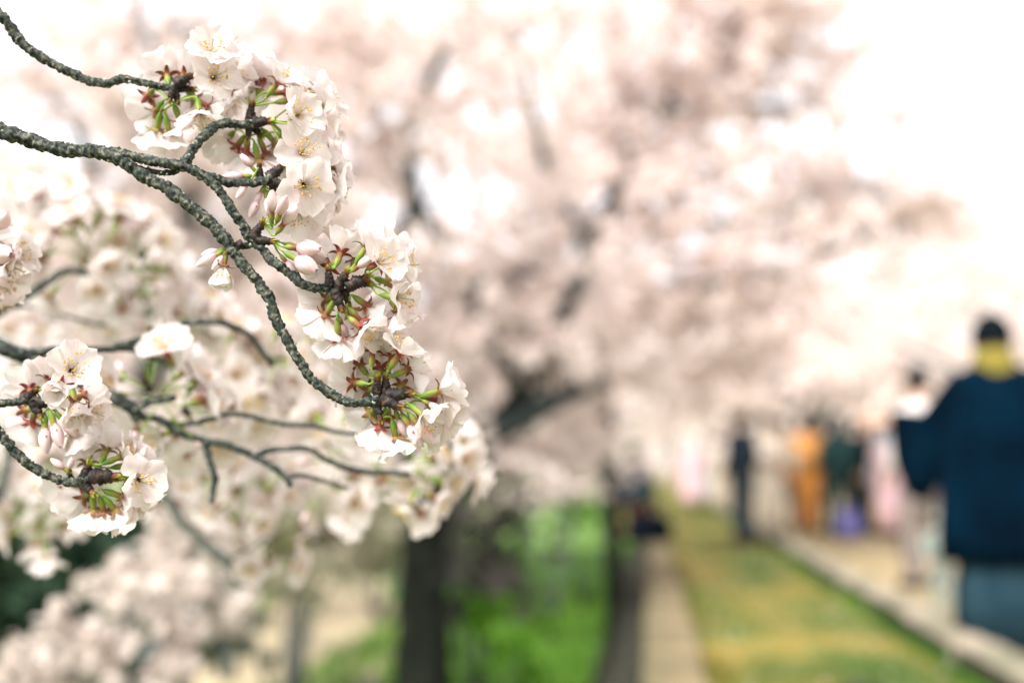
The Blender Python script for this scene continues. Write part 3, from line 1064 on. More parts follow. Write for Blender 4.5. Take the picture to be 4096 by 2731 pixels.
# ------------------------------------------------------------------ near branches 3 and 4 (left edge)
D3 = .70
p3 = along([(-80, 1640), (-30, 1620), (20, 1610), (60, 1607), (100, 1600), (130, 1600)], .69, D3)
B3 = branch('cherry_branch', p3, 17, 13, 'short twig at the left edge with white flowers and drooping pink buds', rough=.62, group=GB)
s = {}
s['a'] = spur(B3, 100, 1596, D3, .8, -.6, .1, 1.1)
s['b'] = spur(B3, 140, 1608, D3, 1, .05, .1, 1.3)
s['c'] = spur(B3, 135, 1615, D3 - .003, .5, .9, .1, 1.1)
flowers(B3, s, D3, [
    ('a', 284, 1482, .6, -.35, .62, .72, -.004, 1.1), ('a', 248, 1548, .15, .25, .95, .32, -.01, 1.0), ('b', 335, 1580, .7, -.2, -.55, .88),
    ('b', 350, 1640, .8, .3, .1, .85, .006), ('b', 300, 1610, .3, .75, .35, .6), ('b', 287, 1727, .35, .75, -.35, .82), ('a', 120, 1555, -.4, -.6, -.65, .9, .008),
    ('c', 128, 1688, -.45, .8, -.35, .88), ('c', 180, 1718, .1, .95, .15, 'bud', 0, 1.35), ('c', 218, 1700, .35, .9, .15, 'bud', 0, 1.35),
    ('b', 258, 1688, .6, .75, -.1, 'bud', 0, 1.1), ('b', 330, 1690, .6, .6, -.4, .85, .01), ('a', 195, 1515, .1, -.9, -.3, .85, .012),
    ('b', 222, 1595, .85, .1, .4, 'bud', -.003, 1.0), ('c', 100, 1640, -.8, .2, -.4, .85, .012)])

D4 = .70
p4 = along([(-70, 1660), (-30, 1700), (0, 1732), (34, 1777), (75, 1817), (115, 1852), (155, 1880), (201, 1908), (253, 1924), (310, 1925), (360, 1912), (395, 1906)], .685, D4)
B4 = branch('cherry_branch', p4, 19, 14, 'knobbly grey twig curving down at the left edge to a cluster with green stalks', rough=.68, group=GB)
knots(B4, p4, 12, 15, .3)
s = {}
s['a'] = spur(B4, 338, 1905, D4, .35, -.9, .1, 1.1)
s['b'] = spur(B4, 385, 1906, D4, 1, -.02, .1, 1.7)
s['c'] = spur(B4, 330, 1930, D4, .75, .7, .15, 1.2)
s['e'] = spur(B4, 285, 1915, D4, -.1, -1, .1, .6)
flowers(B4, s, D4, [
    ('a', 426, 1800, .1, -.75, -.6, .9), ('a', 485, 1825, .85, -.35, -.2, .82), ('a', 518, 1860, .92, -.1, -.15, .85, .006), ('b', 555, 1917, .62, .1, .66, .85),
    ('b', 548, 1975, .6, .75, .0, .8, .008), ('c', 484, 1984, .8, .4, -.4, .85), ('c', 340, 1987, -.65, .45, -.6, .9), ('c', 375, 2036, -.1, .92, -.4, .85),
    ('c', 416, 2046, .1, .92, -.4, .85), ('c', 460, 2038, .45, .8, -.45, .85), ('c', 283, 1950, -.5, .5, -.7, .9, .008), ('e', 248, 1868, -.6, -.5, .2, 'bud', 0, .8),
    ('e', 278, 1868, .3, -.7, .2, 'bud', 0, .7), ('a', 350, 1850, -.2, -.7, -.65, .9, .012), ('b', 500, 1900, .5, -.1, -.8, .92, .014), ('b', 560, 1850, .6, -.5, -.3, .9, .016)])
# left edge bunch, only partly in the frame
B5 = branch('cherry_branch', along([(-260, 1150), (-150, 1110), (-90, 1080), (-50, 1060)], .72, .72), 15, 13, 'blossoms and pink buds cut off by the left edge above a blurred fork', rough=.68, group=GB)
s = {'a': spur(B5, -50, 1062, .72, 1, -.2, .1, 1.1), 'b': spur(B5, -60, 1070, .72, .6, .8, .1, 1.1)}
flowers(B5, s, .72, [('a', -10, 905, .5, -.5, .3, 'bigbud'), ('a', -15, 1015, .8, .1, .5, 'bigbud', 0, 1.2), ('a', 60, 1020, .9, -.3, .1, .85), ('a', 30, 1060, .8, .3, .1, .75),
                     ('b', 5, 1120, .5, .7, .1, .7), ('b', -25, 1110, .3, .7, .5, 'bud', 0, 1.2), ('b', -25, 1165, .2, .9, .3, 'bud', 0, 1.2), ('a', -30, 960, .2, -.8, -.3, .9, .01), ('b', 0, 1190, .2, .9, -.3, .9, .01)])


# ------------------------------------------------------------------ blurred branches behind
def bunch(br, px, py, d, n, face=(0, 0, 0), spread=1.0, buds=.1, rmul=1.0):
    d = d + (d - .70) * 1.15
    n = max(6, int(n * .8))
    big = 1.42
    """a ball of flowers round a spur; face biases where they point (image x, y down, towards camera)"""
    c = P(px, py, d)
    q = Vector(face)
    sp = spur(br, px, py, d, face[0] + .01, face[1] + .01, face[2], 1.0)
    g = random
    for i in range(n):
        z = 1 - 2 * (i + .5) / n
        th = i * 2.39996 + g.uniform(-.3, .3)
        rr = math.sqrt(1 - z * z)
        a = (Vector((rr * math.cos(th), rr * math.sin(th), z)) * spread + q * .9)
        if a.z > .93:
            # the side towards the viewer stays open, so that the stalks and the spur show
            a.z = .1
            a.x, a.y = a.x * 1.6, a.y * 1.6
        if a.length < .3:
            a = Vector((g.uniform(-1, 1), g.uniform(-1, 1), .4))
        ad = AX(*a)
        dist = LP * g.uniform(1.45, 2.3) * rmul * big
        tip = c + ad * dist
        ax = (ad + Vector((g.uniform(-.55, .55), g.uniform(-.55, .55), g.uniform(-.35, .35)))).normalized()
        if g.random() < buds:
            blossom(br, c, tip, ax, size=.75, bud=1 + (g.random() < .4), lo=True)
        else:
            blossom(br, c, tip, ax, openness=g.uniform(.7, .95), size=g.uniform(.95, 1.08) * big, lo=True)


# thick dark branch with its forks
p6 = along([(-80, 1345), (0, 1385), (75, 1415), (150, 1452), (230, 1485), (330, 1530), (436, 1580), (517, 1622), (560, 1672)], .77, .79)
B6 = branch('cherry_branch', p6, 36, 26, 'dark heavy out of focus branch at the left with many forking twigs', rough=.3, mat='bark_dark', group=GB, step=.002)
branch('twig', along([(120, 1412), (200, 1405), (287, 1399), (380, 1400), (459, 1395), (551, 1398), (631, 1432), (729, 1472)], .775, .80), 17, 12, None, parent=B6, rough=.5, mat='bark_dark', step=.002)
branch('twig', along([(455, 1388), (545, 1363), (620, 1346), (689, 1311), (766, 1289), (871, 1287), (923, 1306), (1000, 1340), (1060, 1420), (1090, 1460)], .785, .82), 14, 11, None, parent=B6, rough=.5, mat='bark_dark', step=.002)
branch('twig', along([(540, 1640), (600, 1610), (650, 1600), (700, 1590)], .785, .78), 14, 12, None, parent=B6, rough=.4, mat='bark_dark', step=.002)
branch('twig', along([(560, 1660), (640, 1680), (720, 1730), (815, 1764), (889, 1772), (953, 1798), (1021, 1827), (1090, 1867), (1148, 1913), (1162, 1945)], .79, .79), 17, 12, None, parent=B6, rough=.4, mat='bark_dark', step=.002)
branch('twig', along([(1010, 1824), (1050, 1810), (1102, 1798), (1171, 1793), (1240, 1796), (1297, 1833), (1377, 1867), (1475, 1889), (1575, 1890), (1640, 1900)], .79, .82), 12, 12, None, parent=B6, rough=.4, mat='bark_dark', step=.002)
branch('twig', along([(823, 1768), (832, 1810), (840, 1850), (858, 1902), (855, 1959), (846, 2011)], .79, .785), 14, 10, None, parent=B6, rough=.6, mat='bark_dark', step=.002)
branch('twig', along([(1140, 1908), (1217, 1902), (1331, 1933), (1395, 1953)], .79, .83), 9, 7, None, parent=B6, rough=.4, mat='bark_dark', step=.002)
branch('twig', along([(700, 1700), (780, 1690), (861, 1672), (905, 1660), (975, 1659), (1056, 1678), (1136, 1695), (1251, 1703), (1360, 1730), (1450, 1738), (1530, 1770)], .79, .81), 10, 9, None, parent=B6, rough=.4, mat='bark_dark', step=.002)
bunch(B6, 640, 1600, .785, 10, (.5, -.1, .2), buds=.2)
bunch(B6, 740, 1640, .80, 10, (.3, .3, .2))
bunch(B6, 600, 1560, .79, 5, (-.3, -.8, .2), buds=.6)
bunch(B6, 880, 1470, .89, 13, (.2, .1, -.1))
bunch(B6, 960, 1560, .9, 10, (.3, .3, 0))
bunch(B6, 1100, 1440, .88, 9, (.4, -.1, 0))
bunch(B6, 1220, 1500, .92, 9, (.3, .2, 0))
bunch(B6, 1655, 1905, .855, 13, (.5, .1, .1), buds=0)
bunch(B6, 1730, 1850, .87, 7, (.5, -.3, .1), buds=0)
bunch(B6, 1390, 1780, .86, 9, (0, -.3, -.2), buds=.05)
bunch(B6, 1340, 1930, .9, 8, (0, .3, -.2))
bunch(B6, 820, 1330, .9, 9, (.2, -.5, 0))

p7 = along([(-60, 1290), (20, 1234), (66, 1209), (143, 1158), (204, 1117), (262, 1080), (326, 1087), (377, 1102), (440, 1098), (500, 1085)], .86, .88)
B7 = branch('cherry_branch', p7, 19, 12, 'blurred arched twig at the left carrying a dome of white flowers', rough=.4, mat='bark_dark', group=GB, step=.002)
branch('twig', along([(40, 1224), (143, 1231), (214, 1250), (306, 1275), (398, 1298), (510, 1292), (560, 1280)], .87, .92), 8, 7, None, parent=B7, rough=.3, mat='bark_dark', step=.002)
bunch(B7, 500, 1070, .88, 12, (.3, -.1, .15), buds=.1)
bunch(B7, 370, 1030, .87, 12, (-.1, -.5, .5), buds=.03, rmul=1.2)
bunch(B7, 560, 1030, .88, 8, (.5, -.4, .1), buds=.2)
bunch(B7, 330, 985, .885, 8, (-.2, -.8, .4), buds=.1)
bunch(B7, 225, 965, .89, 9, (-.6, -.5, .5), buds=0, rmul=1.2)
bunch(B7, 100, 930, .9, 9, (-.3, -.4, .5), buds=0)
bunch(B7, 560, 1250, .92, 9, (.2, 0, .2), buds=.05)
bunch(B7, 680, 1240, .93, 11, (.3, .1, .1), buds=.05)
bunch(B7, 620, 1160, .94, 8, (.3, -.4, 0))
bunch(B7, 470, 1210, .95, 6, (0, .2, 0), buds=.1)

p8 = along([(-60, 1560), (0, 1610), (60, 1680), (90, 1760)], .95, .97)
B8 = branch('cherry_branch', along([(-80, 2060), (0, 1975), (20, 1900), (35, 1810), (40, 1740)], .95, .97), 20, 14, 'dim out of focus twig at the lower left edge behind the curving grey twig', rough=.3, mat='bark_dark', group=GB, step=.003)
bunch(B8, 60, 1500, 1.0, 9, (-.2, -.3, .1))
bunch(B8, 150, 1480, 1.02, 6, (.3, -.2, 0), buds=.3)
bunch(B8, 20, 1370, 1.0, 8, (-.1, -.4, .1))
bunch(B8, 30, 1690, .98, 9, (-.2, .2, .1))
bunch(B8, 190, 1930, .97, 10, (0, 0, .1))
bunch(B8, 170, 2070, .95, 13, (-.1, .1, .1), buds=.05)
bunch(B8, 90, 1870, .98, 9, (0, .2, 0))
bunch(B8, 440, 1700, 1.0, 7, (0, .3, 0))

p9 = along([(560, 1880), (610, 1930), (663, 1985), (731, 2087), (808, 2163), (901, 2240), (944, 2300), (955, 2340)], 1.25, 1.3)
B9 = branch('cherry_branch', p9, 17, 20, 'pale grey blurred stem slanting down below the clusters at the lower left', rough=.2, mat='limb', group=GB, step=.004)
branch('twig', along([(900, 2236), (950, 2215), (1003, 2189), (1060, 2150)], 1.28, 1.2), 7, 6, None, parent=B9, rough=.2, mat='limb', step=.004)
bunch(B9, 960, 1960, .95, 13, (0, -.1, .1), buds=.05)
bunch(B9, 1080, 2150, .97, 12, (.1, .1, .1), buds=.08)
bunch(B9, 960, 2130, 1.0, 8, (-.3, .2, 0))
bunch(B9, 1080, 2000, .98, 7, (.6, -.2, 0))
bunch(B9, 720, 1940, 1.0, 10, (0, 0, 0), buds=.05)
bunch(B9, 1000, 1700, 1.0, 6, (0, 0, -.2))


# ------------------------------------------------------------------ lower branches of the next tree (2 m away)
def cluster_mesh(seed, mat):
    """a dozen simple five petalled flowers in a ball"""
    g = random.Random(seed)
    V, F = [], []
    for i in range(14):
        d = Vector((g.gauss(0, 1), g.gauss(0, 1), g.gauss(0, 1))).normalized()
        c = d * LP * g.uniform(.8, 2.1)
        fm = frame((d + Vector((g.uniform(-.5, .5),) * 3)), g.uniform(0, 6), c)
        for k in range(5):
            m = fm @ Matrix.Rotation(k * 1.2566, 4, 'Z')
            b = len(V)
            for x, y_, z in ((.06, 0, 0), (.55, -.42, .16), (1.0, -.2, .24), (.9, 0, .18), (1.0, .2, .24), (.55, .42, .16)):
                V.append(m @ (Vector((x, y_, z)) * LP))
            F.append((b, b + 1, b + 2, b + 3))
            F.append((b, b + 3, b + 4, b + 5))
    return mesh('blossom_cluster', V, F, mat)


M['petal_plain'] = crown_mat('petal_plain', (0.62, 0.55, 0.49), (0.70, 0.63, 0.57), (0.78, 0.71, 0.66), scale=25, fac=.4)  # petals darkened and warmed: the canopy's shade is put into this colour
CLU = [cluster_mesh(k, M['petal_plain']) for k in range(8)]


def low_branch(pts, d0, d1, r, label, n, spread, seed, mat='limb'):
    rr = random.Random(seed)
    pp = along(pts, d0, d1)
    b = branch('low_cherry_branch', pp, r, r * .4, label, rough=.15, mat=mat, step=.01, sides=8, group='low branches of the next cherry tree')
    P3 = [P(*q) for q in pp]
    for i in range(n):
        t = rr.uniform(.03, 1) * (len(P3) - 1)
        k = min(int(t), len(P3) - 2)
        c = P3[k].lerp(P3[k + 1], t - k)
        off = Vector((rr.gauss(0, 1), rr.gauss(0, 1), rr.gauss(0, .8))) * spread * .85
        V, F = tube([c, c + off * .55 + Vector((0, 0, spread * .1)), c + off], [.0025, .002, .0015], 4)
        inv = WORLD[b.name].inverted()
        obj('twig', mesh('twig', [inv @ v for v in V], F, M[mat]), b, WORLD[b.name])
        s_ = rr.uniform(.75, 1.25)
        obj('blossom_cluster', rr.choice(CLU), b, Matrix.Translation(c + off) @ Matrix.Rotation(rr.uniform(0, 6), 4, Vector((rr.random(), rr.random(), 1))) @ Matrix.Diagonal((s_, s_, s_, 1)))
    return b


low_branch([(-200, 2950), (0, 2760), (150, 2660), (300, 2590), (450, 2540)], 1.9, 2.1, 18, 'blossoming branch rising from the bottom left corner in front of dark leaves', 34, .05, 1)
low_branch([(450, 3000), (520, 2760), (600, 2600), (700, 2480), (800, 2420), (880, 2400)], 2.0, 2.3, 20, 'pale blossoming bough at the bottom below the pale grey stem', 34, .095, 2)
low_branch([(250, 2700), (380, 2620), (480, 2500), (520, 2380), (480, 2300)], 2.2, 2.4, 18, 'blurred blossoming bough above the bottom left corner, left of the pale bough', 20, .055, 3)
low_branch([(500, 2500), (560, 2400), (640, 2280), (760, 2200), (860, 2150)], 2.5, 2.9, 18, 'blurred blossoming bough just under the flower clusters at the lower left', 44, .1, 4)
low_branch([(900, 2600), (820, 2500), (740, 2400), (700, 2300)], 2.8, 3.1, 12, 'short blurred bough with pale flowers right of the pale bough', 18, .09, 5)


# ------------------------------------------------------------------ trees of the avenue
def blob_points(blobs, dens, seed, hole=.0, freq=1.2, cr=.055, per=15, run=.75):
    """blossom clusters strung along many fine twigs that fill the given ellipsoids, with gaps between"""
    g = np.random.default_rng(seed)
    out, lines = [], []
    for (c, rx, ry, rz, k) in blobs:
        area = math.pi * rx * rz
        ncl = area * k * dens / (math.pi * cr * cr)
        nper = max(3, int(run / (cr * 1.7)))
        c = np.array(c)
        for t in range(max(1, int(ncl / nper))):
            u = g.normal(size=3)
            u /= np.linalg.norm(u)
            p = c + u * g.random() ** .45 * np.array((rx, ry, rz)) * .95
            if noise.noise(Vector(p) * freq + Vector((seed * 3.3, 0, 0))) < hole:
                continue
            d = (p - c) * .6 / max(rx, .1) + g.normal(size=3) * np.array((.6, .6, .28))
            d[2] += .12
            d /= np.linalg.norm(d)
            q = p.copy()
            l = [Vector(q)]
            for j in range(nper):
                d = d + g.normal(size=3) * .16
                d /= np.linalg.norm(d)
                q = q + d * cr * 1.7 * g.uniform(.7, 1.3)
                l.append(Vector(q))
                if q[2] < c[2] - 1.15 * rz:
                    break
                if g.random() < .85:
                    w = g.normal(size=(per, 3))
                    w /= np.linalg.norm(w, axis=1)[:, None]
                    out.append(q + g.normal(size=3) * cr * .5 + w * (cr * (g.random((per, 1)) ** .5)) * g.uniform(.6, 1.25))
            lines.append(l)
    blob_points.lines = lines
    print('CROWN', seed, len(out), len(out) * per)
    return np.concatenate(out)


def pblob(px, py, d, rx, ry, rd, k=1.0):
    """a blossom mass at photo pixel px, py: half width and height in pixels, half depth in metres"""
    s_ = d / FPX
    return (tuple(P(px, py, d)), rx * s_, rd * .8, ry * s_, k)


def tree(name, label, base, limbs, blobs, mat, size, dens, seed, hole=-.15, freq=1.2, twigs=60, cat='tree', group=None, limb_mat='limb', trunk_mat='trunk', cr=.055, per=15, run=.75):
    """limbs[0] is the trunk; every limb is (points, r0, r1)"""
    root = empty(name, base)
    tag(root, label, cat, group)
    inv = WORLD[root.name].inverted()
    for i, (pts, r0, r1) in enumerate(limbs):
        n = len(pts)
        ps, rs = catmull(pts, [r0 + (r1 - r0) * k / (n - 1) for k in range(n)], .08)
        V, F = tube(ps, rs, 12 if i == 0 else 8, rough=.22, freq=1 / (2.2 * r0), seed=seed + i)
        obj('trunk' if i == 0 else 'limb', mesh('trunk' if i == 0 else 'limb', [inv @ v for v in V], F, M[trunk_mat if i == 0 else limb_mat]), root, WORLD[root.name])
    pts = blob_points(blobs, dens, seed, hole, freq, cr, per, run)
    if twigs:
        V, F = [], []
        tr = cr * .075
        for l in blob_points.lines[::1 if cr < .1 else 2]:
            ll = l[::3] if len(l) > 4 else [l[0], l[-1]]
            tube(ll, [tr * (1 - .6 * i / max(1, len(ll) - 1)) for i in range(len(ll))], 3, V=V, F=F, cap=False)
        g = random.Random(seed)
        for k in range(twigs):
            l = g.choice(limbs[1:] or limbs)[0]
            j = g.randrange(len(l) - 1)
            a = l[j].lerp(l[j + 1], g.random())
            q = min((g.choice(blob_points.lines)[0] for _ in range(14)), key=lambda v: (v - a).length)
            mid = a.lerp(q, .5) + Vector((g.uniform(-.15, .15), g.uniform(-.15, .15), .12))
            tube([a, mid, q], [cr * .3, cr * .18, cr * .09], 4, V=V, F=F)
        o = obj('twigs', mesh('twigs', [inv @ v for v in V], F, M[limb_mat]), root, WORLD[root.name])
        o['kind'] = 'stuff'
    cp = pts - np.array(base)
    o = obj('crown', cards('crown', cp, size, M[mat], seed=seed), root, WORLD[root.name])
    o['kind'] = 'stuff'
    return root


def PL(pts, d0, d1):
    return [P(x, y, z) for x, y, z in along(pts, d0, d1)]


GT = 'cherry trees of the avenue'
# tree A: the dark trunk below the centre, its limbs lean right
baseA = P(1690, 1858 + 2.47 * FPX / 7.0, 7.0)
blA = [pblob(*b) for b in [
    (1500, 1250, 7, 480, 260, .9), (1950, 1350, 7.5, 420, 230, .9), (1250, 900, 6.6, 430, 300, .9), (1800, 900, 7.5, 420, 210, .9, .9),
    (2150, 1150, 8, 300, 180, .8, .9), (1450, 560, 6.5, 260, 230, .8, .8), (1800, 520, 7, 280, 190, .8, .8), (1600, 220, 6.5, 300, 230, .8, 1),
    (1980, 150, 7, 330, 160, .8, 1), (2300, 1400, 8, 330, 150, .8), (2200, 1720, 8.8, 330, 120, .7, .8), (1350, 1550, 6.5, 280, 200, .7),
    (1650, 1760, 6.4, 300, 120, .5, .6), (2060, 1880, 8.8, 230, 110, .6, .6), (1300, 200, 6.3, 200, 220, .8, .6), (2200, 360, 7.5, 180, 90, .7, .6),
    (2250, 800, 8, 260, 120, .7, .8), (2050, 700, 7.8, 200, 90, .7, .7), (2290, 1830, 8.3, 150, 90, .4, .9), (2500, 1580, 8.5, 170, 70, .4, .7)]]
tree('cherry_tree', 'nearest avenue cherry tree, its dark trunk standing below the hanging blossom cluster', baseA, [
    (PL([(1690, 3262), (1688, 2700), (1692, 2350), (1708, 2080), (1800, 1900), (1930, 1760), (2010, 1690), (2090, 1580), (2140, 1480), (2190, 1380)], 7, 7.6), .205, .055),
    (PL([(1940, 1750), (2050, 1690), (2200, 1610), (2320, 1565), (2430, 1530)], 7.1, 7.5), .105, .035),
    (PL([(1712, 2080), (1650, 1850), (1560, 1600), (1500, 1300), (1560, 1000), (1650, 850), (1650, 700), (1640, 500), (1780, 200)], 7.0, 6.5), .09, .03),
    (PL([(2090, 1580), (1960, 1350), (1880, 1200), (2000, 1090), (2130, 1100), (2280, 1150)], 7.4, 7.2), .06, .035),
    (PL([(1880, 1200), (1760, 1000), (1700, 850), (1650, 800)], 7.2, 6.9), .05, .03),
    (PL([(2140, 1480), (2260, 1250), (2330, 1000), (2200, 700), (2100, 300), (2040, 60)], 7.6, 7.8), .06, .025)],
    blA, 'crown', .042, 4.2, 11, hole=-.2, freq=.9, twigs=60, per=20, group=GT, limb_mat='limb_dark')

# tree B: tall leader leaning right, branch tiers reaching over the path
baseB = P(2455, 1858 + 2.47 * FPX / 10.5, 10.5)
blB = [pblob(*b) for b in [
    (2350, 650, 10.5, 500, 330, .9, .35), (3000, 560, 10.3, 600, 330, .9, .3), (2700, 200, 10.3, 600, 250, .9, .3), (3450, 330, 10.2, 200, 150, .6, .2),
    (2900, 30, 10, 300, 130, .9, .9), (3150, 200, 10, 220, 120, .8, .8), (2550, 230, 10.3, 300, 130, .9, .8), (3300, 620, 10, 260, 90, .8, .5), (2750, 700, 10.3, 260, 110, .8, .6),
    (2500, 1250, 10.5, 420, 190, 1.2), (2900, 1260, 10.5, 420, 160, 1.2), (3000, 900, 10, 420, 140, 1.0), (3400, 830, 10, 330, 110, .9), (3720, 800, 10, 210, 70, .8, .8),
    (2600, 900, 10.5, 330, 190, 1.1), (2350, 800, 10.5, 240, 170, 1), (2600, 640, 10.5, 260, 110, .9, .75), (2950, 480, 10, 280, 90, .8, .8), (3250, 420, 10, 260, 75, .8, .8),
    (3480, 460, 10, 150, 45, .6, .8), (2500, 420, 10.5, 240, 110, .9, .7), (2750, 320, 10, 240, 100, .8, .7), (3020, 200, 10, 200, 110, .8, .75), (3130, 60, 10, 220, 110, .8, .8),
    (2750, 60, 10, 330, 110, .9, 1), (2400, 70, 10.5, 330, 120, .9, 1), (3100, 1080, 10, 380, 75, .9, .8), (2250, 530, 10.5, 160, 140, .9, .55),
    (3050, 700, 10, 200, 75, .7, .6), (3560, 700, 10, 200, 60, .6, .45), (2700, 1500, 11, 400, 130, 1.0, .9), (3650, 240, 10, 0.1, .1, .1)]]
tree('cherry_tree', 'tall cherry tree leaning right whose tiered boughs reach over the path', baseB, [
    (PL([(2455, 2795), (2455, 2300), (2430, 1800), (2385, 1400), (2365, 1080), (2410, 920), (2470, 740), (2540, 580), (2650, 420), (2830, 230), (2960, 60), (3040, -120)], 10.5, 10), .105, .03),
    (PL([(2345, 1180), (2500, 1170), (2700, 1140), (2950, 1130), (3200, 1045), (3500, 930), (3760, 840), (3900, 815)], 10.5, 9.8), .075, .02),
    (PL([(2600, 470), (2750, 440), (2950, 420), (3200, 440), (3400, 450), (3620, 470)], 10.3, 9.8), .05, .015),
    (PL([(2380, 1000), (2550, 940), (2800, 900), (3100, 860), (3400, 800), (3850, 790)], 10.4, 10), .05, .02),
    (PL([(2370, 1040), (2280, 900), (2200, 760), (2230, 560), (2300, 300), (2350, 100)], 10.5, 10.6), .06, .02),
    (PL([(2430, 860), (2380, 960), (2440, 1060)], 10.4, 10.3), .05, .03),
    (PL([(2830, 230), (3000, 170), (3200, 100), (3350, 20)], 10.1, 10), .04, .015)],
    blB, 'crown', .055, 4.2, 12, hole=-.2, freq=.8, twigs=70, per=20, cr=.07, run=1.0, group=GT)

# tree E: pale crown filling the top left
baseE = P(700, 1858 + 2.47 * FPX / 6.2, 6.2)
blE = [pblob(*b) for b in [
    (150, 320, 6, 380, 200, .8, 1), (650, 200, 6, 330, 160, .7, 1), (1000, 60, 6, 300, 130, .7, 1), (400, 30, 6, 330, 90, .7, .8), (1250, 100, 6.5, 260, 150, .7, .9), (1250, 420, 6.5, 240, 180, .7, 1), (300, 750, 6, 420, 190, .8, .9), (850, 620, 6.3, 320, 260, .8, .9), (100, 50, 6, 200, 90, .6, .6),
    (100, 1100, 6, 330, 260, .8), (600, 1150, 6, 420, 280, .9), (1050, 1150, 6.2, 260, 320, .8), (900, 350, 6.3, 240, 160, .7, .6), (500, 480, 6, 300, 130, .7, 1), (500, 1600, 6, 520, 240, .8), (1100, 1750, 6, 280, 260, .7, .9)]]
tree('cherry_tree', 'pale airy cherry tree filling the upper left behind the slender grey twig', baseE, [
    (PL([(700, 3444), (640, 2600), (600, 2100), (580, 1700), (620, 1300), (740, 900), (850, 500), (930, 200)], 6.2, 6.1), .13, .02),
    (PL([(720, 1500), (560, 1150), (400, 800), (300, 500), (100, 300)], 6.1, 6), .07, .02),
    (PL([(760, 900), (700, 500), (650, 250), (600, 140), (460, 90)], 6.1, 6), .05, .03),
    (PL([(850, 500), (800, 260), (720, 180), (600, 130)], 6.1, 6), .035, .025),
    (PL([(740, 1100), (950, 900), (1080, 650), (1150, 300)], 6.1, 6.3), .06, .02)],
    blE, 'crown', .042, 2.9, 13, hole=-.16, freq=.9, twigs=40, per=20, group=GT)


def row_tree(x, y_, z, h, rad, seed, label, mat='crown_far', size=.14, dens=2200, hole=.0, lean=.0, low=.28):
    g = random.Random(seed)
    b = Vector((x, y_, z))
    fork = b + Vector((lean * .3, 0, h * .3))
    limbs = [([b, b + Vector((.05, 0, h * .15)), fork], .19, .13)]
    bl = []
    for i in range(7):
        a = i * 2 * math.pi / 7 + g.uniform(-.3, .3)
        rr = rad * g.uniform(.5, .95)
        e = fork + Vector((math.cos(a) * rr + lean, math.sin(a) * rr, h * g.uniform(.25, .62)))
        mid = fork.lerp(e, .5) + Vector((0, 0, h * .08))
        limbs.append(([fork, mid, e], .09, .03))
        bl.append((tuple(e), rad * .42, rad * .42, h * .13, 1.0))
        bl.append((tuple(mid + Vector((0, 0, h * .1))), rad * .4, rad * .4, h * .14, 1.0))
        bl.append((tuple(e.lerp(mid, .3) + Vector((0, 0, -h * .16))), rad * .36, rad * .36, h * low * .5, .8))
    bl.append((tuple(fork + Vector((lean, 0, h * .55))), rad * .6, rad * .6, h * .16, 1.0))
    return tree('cherry_tree', label, b, limbs, bl, mat, size * 1.0, .62 * dens / 2200, seed, hole=hole - .12, freq=.5, twigs=24, group=GT, cr=size * 1.1, per=12, run=1.3)


row_tree(-3.9, 16.5, ZL, 5.6, 3.4, 21, 'cherry tree behind the tall leaning one, left of the green lawn', size=.11, dens=3000, lean=1.4)
row_tree(-4.6, 22, ZL, 6.4, 3.6, 22, 'cherry tree in the avenue left of the person with the black bag', lean=2.0)
row_tree(-6.8, 13.5, ZL, 5.6, 3.6, 23, 'cherry tree standing left of the bare lower path, behind the near twigs', size=.11, dens=2800)
row_tree(-8.5, 21, ZL, 8.0, 4.2, 24, 'cherry tree far behind the lower path at its bend')
row_tree(-4.0, 31, ZL, 7.4, 3.8, 25, 'distant cherry tree where the mossy bank fades into the avenue', hole=-.15, lean=3.0)
row_tree(4.6, 30, 0, 5.5, 3.6, 26, 'distant cherry tree behind the woman in the orange kimono', hole=-.15)
row_tree(9.5, 27, 0, 5.4, 3.6, 27, 'distant cherry tree behind the man in navy')
row_tree(-3.5, 44, ZL, 8.0, 4.5, 28, 'small faraway cherry tree closing the left side of the avenue', hole=-.15, size=.2, dens=2200, lean=3.0)
row_tree(7, 44, 0, 9.5, 5, 29, 'small faraway cherry tree closing the right side of the avenue', hole=-.15, size=.2, dens=2200)
row_tree(14.5, 38, 0, 9.8, 5.2, 30, 'faraway pale cherry tree at the right edge behind the man in navy', size=.2, dens=2000, hole=-.05)
row_tree(20, 30, 0, 6.0, 4.0, 31, 'faraway cherry tree beyond the right edge of the path', size=.2, dens=2000)
row_tree(-14, 27, ZL, 9, 5, 32, 'wide faraway cherry tree at the far left beyond the shrubs', size=.18, dens=2200)
row_tree(-16, 16, ZL, 8.5, 4.5, 33, 'cherry tree at the far left behind the dark shrub', size=.13, dens=2200)
row_tree(13, 58, 0, 15, 8, 34, 'faraway cherry tree on the right over the heads of the walkers', size=.28, dens=3600)
row_tree(8.5, 62, 0, 8, 6, 37, 'very distant low cherry tree just above the heads of the group on the path', size=.28, dens=4200, hole=-.3)
row_tree(13, 50, 0, 7.5, 5, 38, 'low distant cherry tree behind the woman in the pale pink kimono', size=.24, dens=3600, hole=-.3)
row_tree(4.8, 54, 0, 7.5, 5, 39, 'low distant cherry tree above the slim person in jeans', size=.24, dens=4200, hole=-.3)
row_tree(1.5, 66, 0, 10, 7, 36, 'very distant cherry tree at the vanishing end of the path', size=.28, dens=2400)
row_tree(-10, 46, ZL, 11, 6, 35, 'faraway cherry tree on the left beyond the bend of the lower path', size=.26, dens=2200)


